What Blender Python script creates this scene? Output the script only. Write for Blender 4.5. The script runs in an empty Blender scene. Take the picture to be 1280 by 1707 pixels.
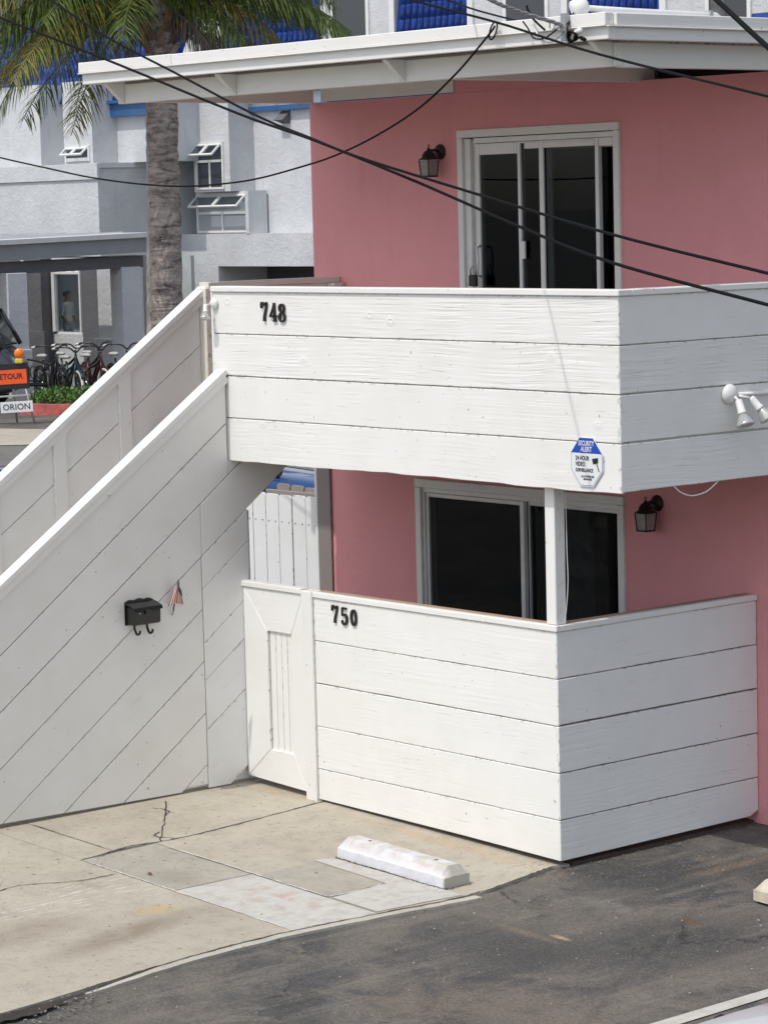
import bpy, bmesh, math, random
from mathutils import Vector, Matrix
random.seed(7)
sc = bpy.context.scene
COL = sc.collection
rad = math.radians

# ------------------------------------------------------------------ camera
CAM = Vector((11.8706, -11.2937, 3.9365))
YAW, PITCH, ROLL = rad(49.9185), rad(6.2143), rad(-1.4490)
FWD = Vector((-math.sin(YAW)*math.cos(PITCH), math.cos(YAW)*math.cos(PITCH), -math.sin(PITCH)))
RT0 = Vector((math.cos(YAW), math.sin(YAW), 0)); UP0 = RT0.cross(FWD)
RT = math.cos(ROLL)*RT0 + math.sin(ROLL)*UP0
UP = -math.sin(ROLL)*RT0 + math.cos(ROLL)*UP0
cd = bpy.data.cameras.new('camera'); cam = bpy.data.objects.new('camera', cd); COL.objects.link(cam)
M = Matrix((RT, UP, -FWD)).transposed().to_4x4(); M.translation = CAM
cam.matrix_world = M
cd.sensor_fit = 'HORIZONTAL'; cd.sensor_width = 36.0; cd.lens = 36.0*4679.9/1280
cd.clip_start = 0.5; cd.clip_end = 3000
sc.camera = cam

# ------------------------------------------------------------------ light
SUN_TO = Vector((0.012, -0.588, 1.0)).normalized()      # towards the sun
elev = math.asin(SUN_TO.z); azim = math.atan2(SUN_TO.x, SUN_TO.y)
w = bpy.data.worlds.new('World'); sc.world = w; w.use_nodes = True
nt = w.node_tree
sky = nt.nodes.new('ShaderNodeTexSky'); sky.sky_type = 'NISHITA'; sky.sun_disc = False
sky.sun_elevation = elev; sky.sun_rotation = azim
sky.air_density = 1.0; sky.dust_density = 2.0; sky.ozone_density = 1.0
bg = nt.nodes['Background']; bg.inputs['Strength'].default_value = 0.15
hs = nt.nodes.new('ShaderNodeHueSaturation'); hs.inputs['Saturation'].default_value = 0.5     # sky colour muted so shaded faces turn less blue
nt.links.new(sky.outputs[0], hs.inputs['Color']); nt.links.new(hs.outputs[0], bg.inputs[0])
sl = bpy.data.lights.new('sun', 'SUN'); sl.energy = 2.0; sl.angle = rad(0.53); sl.color = (1.0, 0.96, 0.89)
so = bpy.data.objects.new('sun', sl); COL.objects.link(so)
so.rotation_euler = SUN_TO.to_track_quat('Z', 'Y').to_euler(); so.location = (0, -10, 20)
sc.cycles.max_bounces = 7; sc.cycles.diffuse_bounces = 4; sc.cycles.glossy_bounces = 3; sc.cycles.transmission_bounces = 3
sc.view_settings.view_transform = 'Standard'; sc.view_settings.look = 'None'
sc.view_settings.exposure = 0.27; sc.view_settings.gamma = 1.0

# ------------------------------------------------------------------ material helpers
class NT:
    def __init__(s, name):
        s.m = bpy.data.materials.new(name); s.m.use_nodes = True
        s.t = s.m.node_tree; s.b = s.t.nodes['Principled BSDF']
    def n(s, typ, **kw):
        nd = s.t.nodes.new('ShaderNode'+typ)
        for k, v in kw.items():
            if k in nd.inputs.keys(): nd.inputs[k].default_value = v
            else: setattr(nd, k, v)
        return nd
    def l(s, a, b): s.t.links.new(a, b)
    def coords(s, scale=(1,1,1), rnd=True):
        tc = s.n('TexCoord'); src = tc.outputs['Object']
        if rnd:
            oi = s.n('ObjectInfo'); mu = s.n('Math', operation='MULTIPLY'); mu.inputs[1].default_value = 37.0
            s.l(oi.outputs['Random'], mu.inputs[0])
            ad = s.n('VectorMath', operation='ADD'); s.l(src, ad.inputs[0]); s.l(mu.outputs[0], ad.inputs[1]); src = ad.outputs[0]
        if scale != (1,1,1):
            mp = s.n('Mapping'); mp.inputs['Scale'].default_value = scale; s.l(src, mp.inputs[0]); src = mp.outputs[0]
        return src
    def noise(s, vec, scale, detail=4, rough=.55, dist=0.0):
        nd = s.n('TexNoise', Scale=scale, Detail=detail, Roughness=rough, Distortion=dist)
        s.l(vec, nd.inputs['Vector']); return nd.outputs['Fac']
    def ramp(s, fac, stops):
        r = s.n('ValToRGB'); e = r.color_ramp.elements
        while len(e) < len(stops): e.new(0.5)
        for el, (p, c) in zip(e, stops):
            el.position = p; el.color = (c, c, c, 1) if isinstance(c, (int, float)) else tuple(c)+((1,) if len(c) == 3 else ())
        s.l(fac, r.inputs[0]); return r.outputs[0]
    def mix(s, fac, a, b, mode='MIX'):
        m = s.n('MixRGB', blend_type=mode)
        for sock, v in zip(m.inputs, (fac, a, b)):
            if hasattr(v, 'is_linked') or hasattr(v, 'links'): s.l(v, sock)
            elif isinstance(v, (int, float)): sock.default_value = v if sock.type == 'VALUE' else (v, v, v, 1)
            else: sock.default_value = tuple(v)+((1,) if len(v) == 3 else ())
        return m.outputs[0]
    def math(s, op, a, b=0.0, c=None):
        m = s.n('Math', operation=op)
        for i, v in enumerate((a, b) if c is None else (a, b, c)):
            if isinstance(v, (int, float)): m.inputs[i].default_value = v
            else: s.l(v, m.inputs[i])
        return m.outputs[0]
    def bump(s, h, strength=.5, dist=.01, prev=None):
        b = s.n('Bump', Strength=strength, Distance=dist); s.l(h, b.inputs['Height'])
        if prev is not None: s.l(prev, b.inputs['Normal'])
        return b.outputs[0]
    def out(s, col=None, rough=None, normal=None, **kw):
        for key, v in (('Base Color', col), ('Roughness', rough), ('Normal', normal)):
            if v is None: continue
            if hasattr(v, 'links'): s.l(v, s.b.inputs[key])
            elif isinstance(v, (int, float)): s.b.inputs[key].default_value = v
            else: s.b.inputs[key].default_value = tuple(v)+(1,)
        for k, v in kw.items(): s.b.inputs[k.replace('_', ' ')].default_value = v
        return s.m

def painted_wood(name, base, grain=.6, knots=1.0, rough=.5, dirt=.25, dirtcol=(.33,.29,.24), chips=1.0):
    t = NT(name); v = t.coords()
    warp = t.n('TexNoise', Scale=1.3, Detail=0.0); t.l(v, warp.inputs['Vector'])
    wv = t.n('VectorMath', operation='MULTIPLY_ADD'); t.l(warp.outputs['Color'], wv.inputs[0]); wv.inputs[1].default_value = (0.0,.05,.05); t.l(v, wv.inputs[2])
    mp = t.n('Mapping'); mp.inputs['Scale'].default_value = (1.1, 46, 46); t.l(wv.outputs[0], mp.inputs[0])
    g = t.noise(mp.outputs[0], 1.0, 3, .6)
    mp2 = t.n('Mapping'); mp2.inputs['Scale'].default_value = (3.0, 160, 160); t.l(wv.outputs[0], mp2.inputs[0])
    g2 = t.noise(mp2.outputs[0], 1.0, 1, .6)
    mask = t.ramp(t.noise(v, 2.2, 1), [(.40, .15), (.62, 1.0)])
    gs = t.math('MULTIPLY', t.ramp(g, [(.35, 0.0), (.65, 1.0)]), mask)
    h = t.math('ADD', t.math('MULTIPLY', gs, grain), t.math('MULTIPLY', g2, .22))
    # knots: sparse round swellings with a ring and a dark heart
    kv = t.n('Mapping'); kv.inputs['Scale'].default_value = (3.6, .01, 5.2); t.l(v, kv.inputs[0])
    vo = t.n('TexVoronoi', Scale=1.0); t.l(kv.outputs[0], vo.inputs['Vector'])
    sep = t.n('SeparateColor'); t.l(vo.outputs['Color'], sep.inputs[0])
    pick = t.ramp(sep.outputs[0], [(.50, 0.0), (.52, 1.0)])
    rgh = t.math('ADD', vo.outputs['Distance'], t.math('MULTIPLY', t.math('SUBTRACT', g, .5), .16))
    kn = t.math('MULTIPLY', t.ramp(rgh, [(.0, .1), (.045, .0), (.080, 1.0), (.12, .45), (.19, 0.0)]), pick)
    heart = t.math('MULTIPLY', t.ramp(rgh, [(.022, 1.0), (.040, 0.0)]), t.ramp(sep.outputs[1], [(.66, 0.0), (.68, 1.0)]))
    h = t.math('ADD', h, t.math('MULTIPLY', kn, knots*2.2))
    # splits along the grain
    spl = t.ramp(g2, [(.225, 1.0), (.265, 0.0)])
    h = t.math('SUBTRACT', h, t.math('MULTIPLY', spl, 1.1*grain))
    nrm = t.bump(h, .62, .0026)
    c = t.mix(t.math('MULTIPLY', t.ramp(t.noise(v, 3.0, 2, .65), [(.38, 0.0), (.75, 1.0)]), dirt), base, tuple(b*.80 for b in base[:2])+(base[2]*.74,))
    nick = t.ramp(t.noise(v, 34, 1, .5), [(.775, 0.0), (.795, 1.0)])
    tg = t.n('TexCoord'); sg_ = t.n('SeparateXYZ'); t.l(tg.outputs['Generated'], sg_.inputs[0])
    ed = t.math('MAXIMUM', t.ramp(sg_.outputs['Z'], [(.0, 1.0), (.045, 0.0)]), t.ramp(sg_.outputs['Z'], [(.955, 0.0), (1.0, 1.0)]))
    ed = t.math('MAXIMUM', ed, t.math('MAXIMUM', t.ramp(sg_.outputs['X'], [(.0, 1.0), (.008, 0.0)]), t.ramp(sg_.outputs['X'], [(.992, 0.0), (1.0, 1.0)])))
    chip = t.math('MULTIPLY', ed, t.ramp(t.noise(v, 21, 1, .7), [(.59, 0.0), (.63, 1.0)]))
    nick = t.math('MAXIMUM', t.math('MAXIMUM', nick, heart), t.math('MULTIPLY', chip, .8*chips))
    nick = t.math('MAXIMUM', nick, t.math('MULTIPLY', spl, .35*min(grain, 1)))
    c = t.mix(t.math('MULTIPLY', nick, .75), c, dirtcol)
    crk = t.ramp(g2, [(.22, 1.0), (.27, 0.0)])
    c = t.mix(t.math('MULTIPLY', t.math('MULTIPLY', crk, mask), .35), c, dirtcol)
    return t.out(c, t.ramp(g, [(.3, rough-.06), (.7, rough+.1)]), nrm)

def simple(name, col, rough=.5, metal=0.0, var=.12, scale=8, bump=0.0, bscale=60, **kw):
    t = NT(name); v = t.coords()
    n = t.noise(v, scale, 4, .6)
    c = t.mix(t.ramp(n, [(.3, 0.0), (.7, 1.0)]), tuple(x*(1-var) for x in col), tuple(min(1, x*(1+var)) for x in col))
    nrm = t.bump(t.noise(v, bscale, 4, .6), .6, bump) if bump else None
    return t.out(c, rough, nrm, Metallic=metal, **kw)

MAT = {}
MAT['white'] = painted_wood('white_painted_wood', (.80,.795,.775), .42, .25)
MAT['white_knotty'] = painted_wood('white_knotty_painted_wood', (.80,.795,.775), .58, .75)
MAT['white_rough'] = painted_wood('white_weathered_painted_wood', (.80,.795,.775), 1.35, .8, .52, .3)
MAT['white_smooth'] = painted_wood('white_smooth_painted_wood', (.79,.775,.745), .26, .45, .48, .3, chips=.5)
MAT['trim'] = painted_wood('white_trim_paint', (.79,.785,.765), .25, .0, .45, .2, chips=.25)
MAT['cream'] = painted_wood('shade_toned_trim_paint', (.74,.70,.64), .2, .0, .5, .3)  # beige of white trim in shade, put into the paint colour
MAT['picket'] = painted_wood('white_picket_paint', (.76,.77,.78), .35, .5, .5, .3)
MAT['greywood'] = painted_wood('bare_grey_wood', (.27,.245,.225), 1.0, .6, .8, .8)
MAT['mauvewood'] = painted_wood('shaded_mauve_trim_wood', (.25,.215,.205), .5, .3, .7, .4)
MAT['brownwood'] = painted_wood('worn_brown_cap_wood', (.42,.30,.22), .8, .3, .7, .6)

def stucco(name, col, bump=.006, bscale=16, var=.10, stain=.2):
    t = NT(name); v = t.coords(rnd=False)
    n = t.noise(v, .9, 5, .6); n2 = t.noise(v, bscale, 5, .65, .6); n3 = t.noise(v, bscale*5, 3, .6)
    c = t.mix(t.ramp(n, [(.32, 0.0), (.7, 1.0)]), tuple(x*(1-var) for x in col), tuple(x*(1+var*.6) for x in col))
    mp = t.n('Mapping'); mp.inputs['Scale'].default_value = (6, 6, .5); t.l(v, mp.inputs[0])
    st = t.ramp(t.noise(mp.outputs[0], 1.0, 4, .7), [(.55, 0.0), (.8, 1.0)])
    c = t.mix(t.math('MULTIPLY', st, stain), c, tuple(x*.6 for x in col))
    h = t.math('ADD', n2, t.math('MULTIPLY', n3, .3))
    return t.out(c, .85, t.bump(h, .8, bump))
MAT['pink'] = stucco('pink_stucco', (.775,.335,.352), .006, 22, .08, .16)
MAT['grey_stucco'] = stucco('pale_grey_stucco', (.57,.585,.605), .03, 6.5, .10, .35)
MAT['dark_stucco'] = stucco('shade_darkened_stucco', (.12,.12,.13), .03, 5, .1, .2)  # shade under carport and in slot put into the grey; also the vent

MAT['black'] = simple('black_metal_paint', (.012,.012,.012), .35, 0, .3, 30, .0006, 90)
MAT['number_black'] = simple('black_number_paint', (.012,.010,.010), .45, 0, .2, 30)
MAT['bronze'] = simple('dark_bronze_metal', (.022,.016,.014), .45, .3, .3, 30, .0006, 80)
MAT['lamp_glass'] = simple('frosted_lamp_glass', (.30,.28,.26), .2, 0, .2, 20)
MAT['alu'] = simple('white_aluminium', (.74,.74,.73), .4, .1, .06, 10)
MAT['galv'] = simple('galvanised_metal', (.42,.43,.44), .42, .6, .2, 20)
MAT['rubber'] = simple('black_rubber', (.015,.015,.016), .6, 0, .2, 30)
MAT['cable'] = NT('black_cable_jacket').out((.004,.004,.0045), .65, None, Specular_IOR_Level=.15)
MAT['greycable'] = simple('grey_twisted_cable', (.34,.34,.35), .5, .2, .2, 40)
MAT['plastic'] = simple('white_plastic', (.74,.74,.73), .35, 0, .05, 10)
MAT['chrome'] = simple('chrome', (.7,.7,.7), .2, 1.0, .05, 10)
MAT['dark'] = simple('interior_darkness', (.02,.02,.022), .9, 0, .3, 3)  # near-black colour stands in for the unlit rooms and attic gap
MAT['curtain'] = simple('dark_curtain', (.10,.11,.11), .9, 0, .3, 12)
MAT['signwhite'] = simple('sign_white', (.74,.75,.77), .4, 0, .04, 10)
MAT['signblue'] = simple('sign_blue', (.012,.065,.42), .35, 0, .06, 10)
MAT['signblack'] = simple('sign_black', (.012,.012,.014), .45, 0, .1, 10)
MAT['orange'] = simple('sign_orange', (.80,.10,.015), .5, 0, .08, 10)
MAT['amber'] = simple('amber_lens', (.85,.20,.01), .18, 0, .1, 10)
MAT['yellow'] = simple('yellow_plastic', (.75,.50,.06), .4, 0, .08, 10)
MAT['flagred'] = simple('flag_red', (.42,.045,.04), .8, 0, .12, 40)
MAT['flagwhite'] = simple('flag_white', (.70,.64,.58), .8, 0, .08, 40)
MAT['flagblue'] = simple('flag_faded_blue', (.10,.10,.14), .8, 0, .12, 40)
MAT['redkerb'] = simple('red_kerb_paint', (.42,.10,.085), .7, 0, .35, 4, .003, 30)
MAT['skin'] = simple('skin', (.32,.19,.13), .6, 0, .08, 10)
MAT['shirt'] = simple('light_shirt', (.72,.72,.72), .85, 0, .08, 14)
MAT['trousers'] = simple('grey_trousers', (.50,.50,.53), .85, 0, .1, 14)
MAT['hair'] = simple('dark_hair', (.02,.016,.014), .7, 0, .2, 30)
MAT['leafdry'] = simple('dry_leaf', (.16,.06,.025), .8, 0, .3, 40)
MAT['twig'] = simple('dry_twigs', (.22,.15,.09), .9, 0, .35, 40)
MAT['pebble'] = simple('pale_pebbles', (.42,.38,.33), .85, 0, .4, 3)
MAT['gravel'] = simple('dull_gravel', (.20,.18,.16), .9, 0, .5, 3)
MAT['soil'] = simple('dark_soil', (.035,.028,.022), .95, 0, .4, 14, .01, 40)
MAT['gutterblue'] = simple('blue_gutter_paint', (.03,.10,.25), .4, 0, .1, 5)
MAT['saddle'] = simple('pale_grey_saddle', (.40,.41,.40), .5, 0, .1, 20)
MAT['whitewall'] = simple('white_tyre', (.62,.61,.57), .6, 0, .1, 20)
MAT['teal'] = simple('teal_frame_paint', (.012,.04,.05), .3, .2, .1, 20)
MAT['darkframe'] = simple('dark_frame_paint', (.012,.014,.02), .3, .2, .1, 20)
MAT['redframe'] = simple('maroon_frame_paint', (.06,.014,.016), .3, .2, .1, 20)

def tile_mat():
    t = NT('cobalt_glazed_tile'); v = t.coords()
    n = t.noise(v, 5, 3)
    c = t.mix(t.ramp(n, [(.3, 0.0), (.7, 1.0)]), (.010,.036,.20), (.02,.07,.36))
    return t.out(c, .22, t.bump(t.noise(v, 30, 3), .4, .004))
MAT['tile'] = tile_mat()

def glass_mat(name, tint=(.35,.37,.38), refl=1.0):
    t = NT(name); nt_ = t.t
    tr = t.n('BsdfTransparent'); tr.inputs['Color'].default_value = tuple(tint)+(1,)
    gl = t.n('BsdfGlossy'); gl.inputs['Roughness'].default_value = .015; gl.inputs['Color'].default_value = (.9,.95,1,1)
    fr = t.n('Fresnel', IOR=1.5)
    nz = t.noise(t.coords(rnd=True), 1.6, 1); b = t.bump(nz, .12, .012); t.l(b, gl.inputs['Normal'])
    mx = t.n('MixShader'); ge = t.n('NewGeometry'); front = t.math('SUBTRACT', 1.0, ge.outputs['Backfacing'])      # the inner face of the pane only passes light on
    f = t.math('MULTIPLY', t.math('MULTIPLY', fr.outputs[0], refl), front); t.l(f, mx.inputs[0]); t.l(tr.outputs[0], mx.inputs[1]); t.l(gl.outputs[0], mx.inputs[2])
    t.l(mx.outputs[0], nt_.nodes['Material Output'].inputs[0]); return t.m
MAT['glass'] = glass_mat('tinted_window_glass', (.52,.55,.57), .62)
MAT['glass2'] = glass_mat('pale_window_glass', (.80,.83,.84), 1.0)

def carpaint(name, col):
    t = NT(name); return t.out(col, .32, None, Metallic=.15, Coat_Weight=1.0, Coat_Roughness=.03)
MAT['bluecar'] = carpaint('blue_car_paint', (.02,.075,.22))
MAT['navycar'] = carpaint('navy_car_paint', (.006,.014,.05))
MAT['whitecar'] = carpaint('white_car_paint', (.78,.79,.82))
MAT['greycar'] = carpaint('dark_grey_car_paint', (.04,.045,.05))
MAT['carglass'] = NT('car_glass').out((.01,.013,.018), .04)

# ------------------------------------------------------------------ mesh helpers
def link(o, parent=None):
    COL.objects.link(o)
    if parent is not None: o.parent = parent
    return o
def mesh_obj(name, verts, faces, mat, parent=None, mtx=None, smooth=False, bevel=0.0, seg=1):
    me = bpy.data.meshes.new(name)
    me.from_pydata([tuple(v) for v in verts], [], faces)
    bm = bmesh.new(); bm.from_mesh(me)
    bmesh.ops.recalc_face_normals(bm, faces=bm.faces)
    if bevel:
        bmesh.ops.bevel(bm, geom=list(bm.edges), offset=bevel, segments=seg, affect='EDGES', clamp_overlap=True)
    if smooth:
        for f in bm.faces: f.smooth = True
    bm.to_mesh(me); bm.free()
    mats = mat if isinstance(mat, (list, tuple)) else [mat]
    for m in mats: me.materials.append(MAT[m] if isinstance(m, str) else m)
    o = bpy.data.objects.new(name, me); link(o, parent)
    if mtx is not None:
        o.matrix_basis = (parent_inv(parent) @ mtx) if parent is not None else mtx
    return o
def parent_inv(p):
    m = Matrix.Identity(4); chain = []
    while p is not None: chain.append(p); p = p.parent
    for q in reversed(chain): m = m @ q.matrix_basis
    return m.inverted()
def frame(org, xd, zd):
    x = Vector(xd).normalized(); z = Vector(zd); z = (z - x*z.dot(x)).normalized(); y = z.cross(x)
    m = Matrix((x, y, z)).transposed().to_4x4(); m.translation = Vector(org); return m
def box_data(lo, hi):
    (a, b, c), (d, e, f) = lo, hi
    return ([(a,b,c),(d,b,c),(d,e,c),(a,e,c),(a,b,f),(d,b,f),(d,e,f),(a,e,f)],
            [(0,3,2,1),(4,5,6,7),(0,1,5,4),(1,2,6,5),(2,3,7,6),(3,0,4,7)])
def box(name, lo, hi, mat, parent=None, bevel=.003, longaxis=None, seg=1):
    """axis aligned box with its local x along its longest side (so grain runs lengthwise)"""
    lo = Vector(lo); hi = Vector(hi); c = (lo+hi)/2; s = hi-lo
    ax = longaxis if longaxis is not None else max(range(3), key=lambda i: s[i])
    if ax == 0: m = frame(c, (1,0,0), (0,0,1)); d = (s.x, s.y, s.z)
    elif ax == 1: m = frame(c, (0,1,0), (0,0,1)); d = (s.y, s.x, s.z)
    else: m = frame(c, (0,0,1), (0,1,0)) if s.x >= s.y*0.999 and False else frame(c, (0,0,1), (1,0,0)); d = (s.z, s.y, s.x)
    h = [q/2 for q in d]
    v, f = box_data((-h[0],-h[1],-h[2]), (h[0],h[1],h[2]))
    return mesh_obj(name, v, f, mat, parent, m, bevel=min(bevel, min(d)*.3), seg=seg)
def empty(name, loc, label=None, cat=None, group=None, rotz=0.0):
    o = bpy.data.objects.new(name, None); o.empty_display_size = .2; link(o)
    o.matrix_basis = Matrix.Translation(Vector(loc)) @ Matrix.Rotation(rotz, 4, 'Z')
    if label: tag(o, label, cat, group)
    return o
def tag(o, label, cat, group=None):
    o['label'] = label; o['category'] = cat
    if group: o['group'] = group
    return o
def prism(name, poly, org, ud, vd, depth, mat, parent=None, graindir=None, bevel=.003, flip=False):
    """planar polygon (u,v pairs) on the plane org+u*ud+v*vd, extruded by depth against ud x vd; local x = graindir"""
    ud = Vector(ud); vd = Vector(vd); n = ud.cross(vd).normalized()
    pts = [Vector(org)+ud*a+vd*b for a, b in poly]
    c = sum(pts, Vector())/len(pts)
    gx = Vector(graindir).normalized() if graindir is not None else ud
    zz = n.cross(gx)
    m = frame(c, gx, zz); mi = m.inverted()
    k = len(pts)
    v = [mi@p for p in pts]+[mi@(p-n*depth) for p in pts]
    f = [tuple(range(k)), tuple(range(2*k-1, k-1, -1))]+[(i, i+k, (i+1)%k+k, (i+1)%k) for i in range(k)]
    return mesh_obj(name, v, f, mat, parent, m, bevel=bevel)
def wavy(x0, x1, z0, z1, n=16, amp=.0013):
    """board outline with slightly uneven long edges"""
    return [(x0+(x1-x0)*i/n, z0+jit(amp)) for i in range(n+1)]+[(x1-(x1-x0)*i/n, z1+jit(amp*.6)) for i in range(n+1)]
def clip(poly, a, b, c):
    """keep a*u+b*v<=c"""
    out = []
    for i in range(len(poly)):
        p, q = poly[i], poly[(i+1)%len(poly)]
        dp, dq = a*p[0]+b*p[1]-c, a*q[0]+b*q[1]-c
        if dp <= 0: out.append(p)
        if (dp < 0 < dq) or (dq < 0 < dp):
            t = dp/(dp-dq); out.append((p[0]+t*(q[0]-p[0]), p[1]+t*(q[1]-p[1])))
    return out
def tube_data(pts, r, n=8, closed=False, caps=True):
    pts = [Vector(p) for p in pts]; k = len(pts); V = []; F = []
    rs = r if isinstance(r, (list, tuple)) else [r]*k
    prev = None
    for i, p in enumerate(pts):
        a = pts[(i-1) % k] if (closed or i > 0) else p; b = pts[(i+1) % k] if (closed or i < k-1) else p
        t = (b-a).normalized()
        if prev is None:
            ref = Vector((0,0,1)) if abs(t.z) < .9 else Vector((1,0,0)); nx = t.cross(ref).normalized()
        else: nx = (prev - t*prev.dot(t)).normalized()
        prev = nx; ny = t.cross(nx)
        for j in range(n):
            an = 2*math.pi*j/n; V.append(p+(nx*math.cos(an)+ny*math.sin(an))*rs[i])
    for i in range(k if closed else k-1):
        for j in range(n):
            a = i*n+j; b = i*n+(j+1)%n; c = ((i+1) % k)*n+(j+1)%n; d = ((i+1) % k)*n+j
            F.append((a,b,c,d))
    if caps and not closed:
        F.append(tuple(range(n-1,-1,-1))); F.append(tuple(range((k-1)*n, k*n)))
    return V, F
def tube(name, pts, r, mat, parent=None, n=8, closed=False, mtx=None):
    V, F = tube_data(pts, r, n, closed); return mesh_obj(name, V, F, mat, parent, mtx if mtx is not None else Matrix.Identity(4), smooth=True)
def lathe_data(prof, n=20):
    V = []; F = []
    for (r, z) in prof:
        for j in range(n):
            a = 2*math.pi*j/n; V.append(Vector((r*math.cos(a), r*math.sin(a), z)))
    for i in range(len(prof)-1):
        for j in range(n): F.append((i*n+j, i*n+(j+1)%n, (i+1)*n+(j+1)%n, (i+1)*n+j))
    F.append(tuple(range(n-1,-1,-1))); F.append(tuple(range((len(prof)-1)*n, len(prof)*n)))
    return V, F
def lathe(name, prof, mat, parent=None, mtx=None, n=20):
    V, F = lathe_data(prof, n); return mesh_obj(name, V, F, mat, parent, mtx if mtx is not None else Matrix.Identity(4), smooth=True)
def join_data(parts):
    V = []; F = []
    for v, f in parts:
        k = len(V); V += list(v); F += [tuple(i+k for i in q) for q in f]
    return V, F
def smooth_path(pts, k=6):
    P = [Vector(p) for p in pts]; out = []
    for i in range(len(P)-1):
        p0 = P[max(i-1, 0)]; p1 = P[i]; p2 = P[i+1]; p3 = P[min(i+2, len(P)-1)]
        for j in range(k):
            t = j/k
            out.append(.5*((2*p1)+(p2-p0)*t+(2*p0-5*p1+4*p2-p3)*t*t+(3*p1-p0-3*p2+p3)*t**3))
    out.append(P[-1]); return out
def text(name, body, size, mat, mtx, parent, depth=.001, xscale=1.0, bold=0.0):
    cu = bpy.data.curves.new(name, 'FONT'); cu.body = body; cu.size = size; cu.align_x = 'CENTER'; cu.align_y = 'CENTER'
    cu.extrude = depth; cu.offset = bold; cu.resolution_u = 3
    to = bpy.data.objects.new(name, cu); COL.objects.link(to)
    dg = bpy.context.evaluated_depsgraph_get(); dg.update()
    me = bpy.data.meshes.new_from_object(to.evaluated_get(dg))
    bpy.data.objects.remove(to); me.name = name; me.materials.clear(); me.materials.append(MAT[mat])
    o = bpy.data.objects.new(name, me); link(o, parent)
    o.matrix_basis = (parent_inv(parent) if parent else Matrix.Identity(4)) @ mtx @ Matrix.Diagonal((xscale,1,1,1))
    return o
def face_mtx(org, right, up):
    """text plane: local x right, local y up, local z out"""
    x = Vector(right).normalized(); y = Vector(up).normalized(); z = x.cross(y)
    m = Matrix((x, y, z)).transposed().to_4x4(); m.translation = Vector(org); return m
def jit(a): return random.uniform(-a, a)
def gz(x): return -.028*max(-6.0, min(4.0, x))

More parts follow.
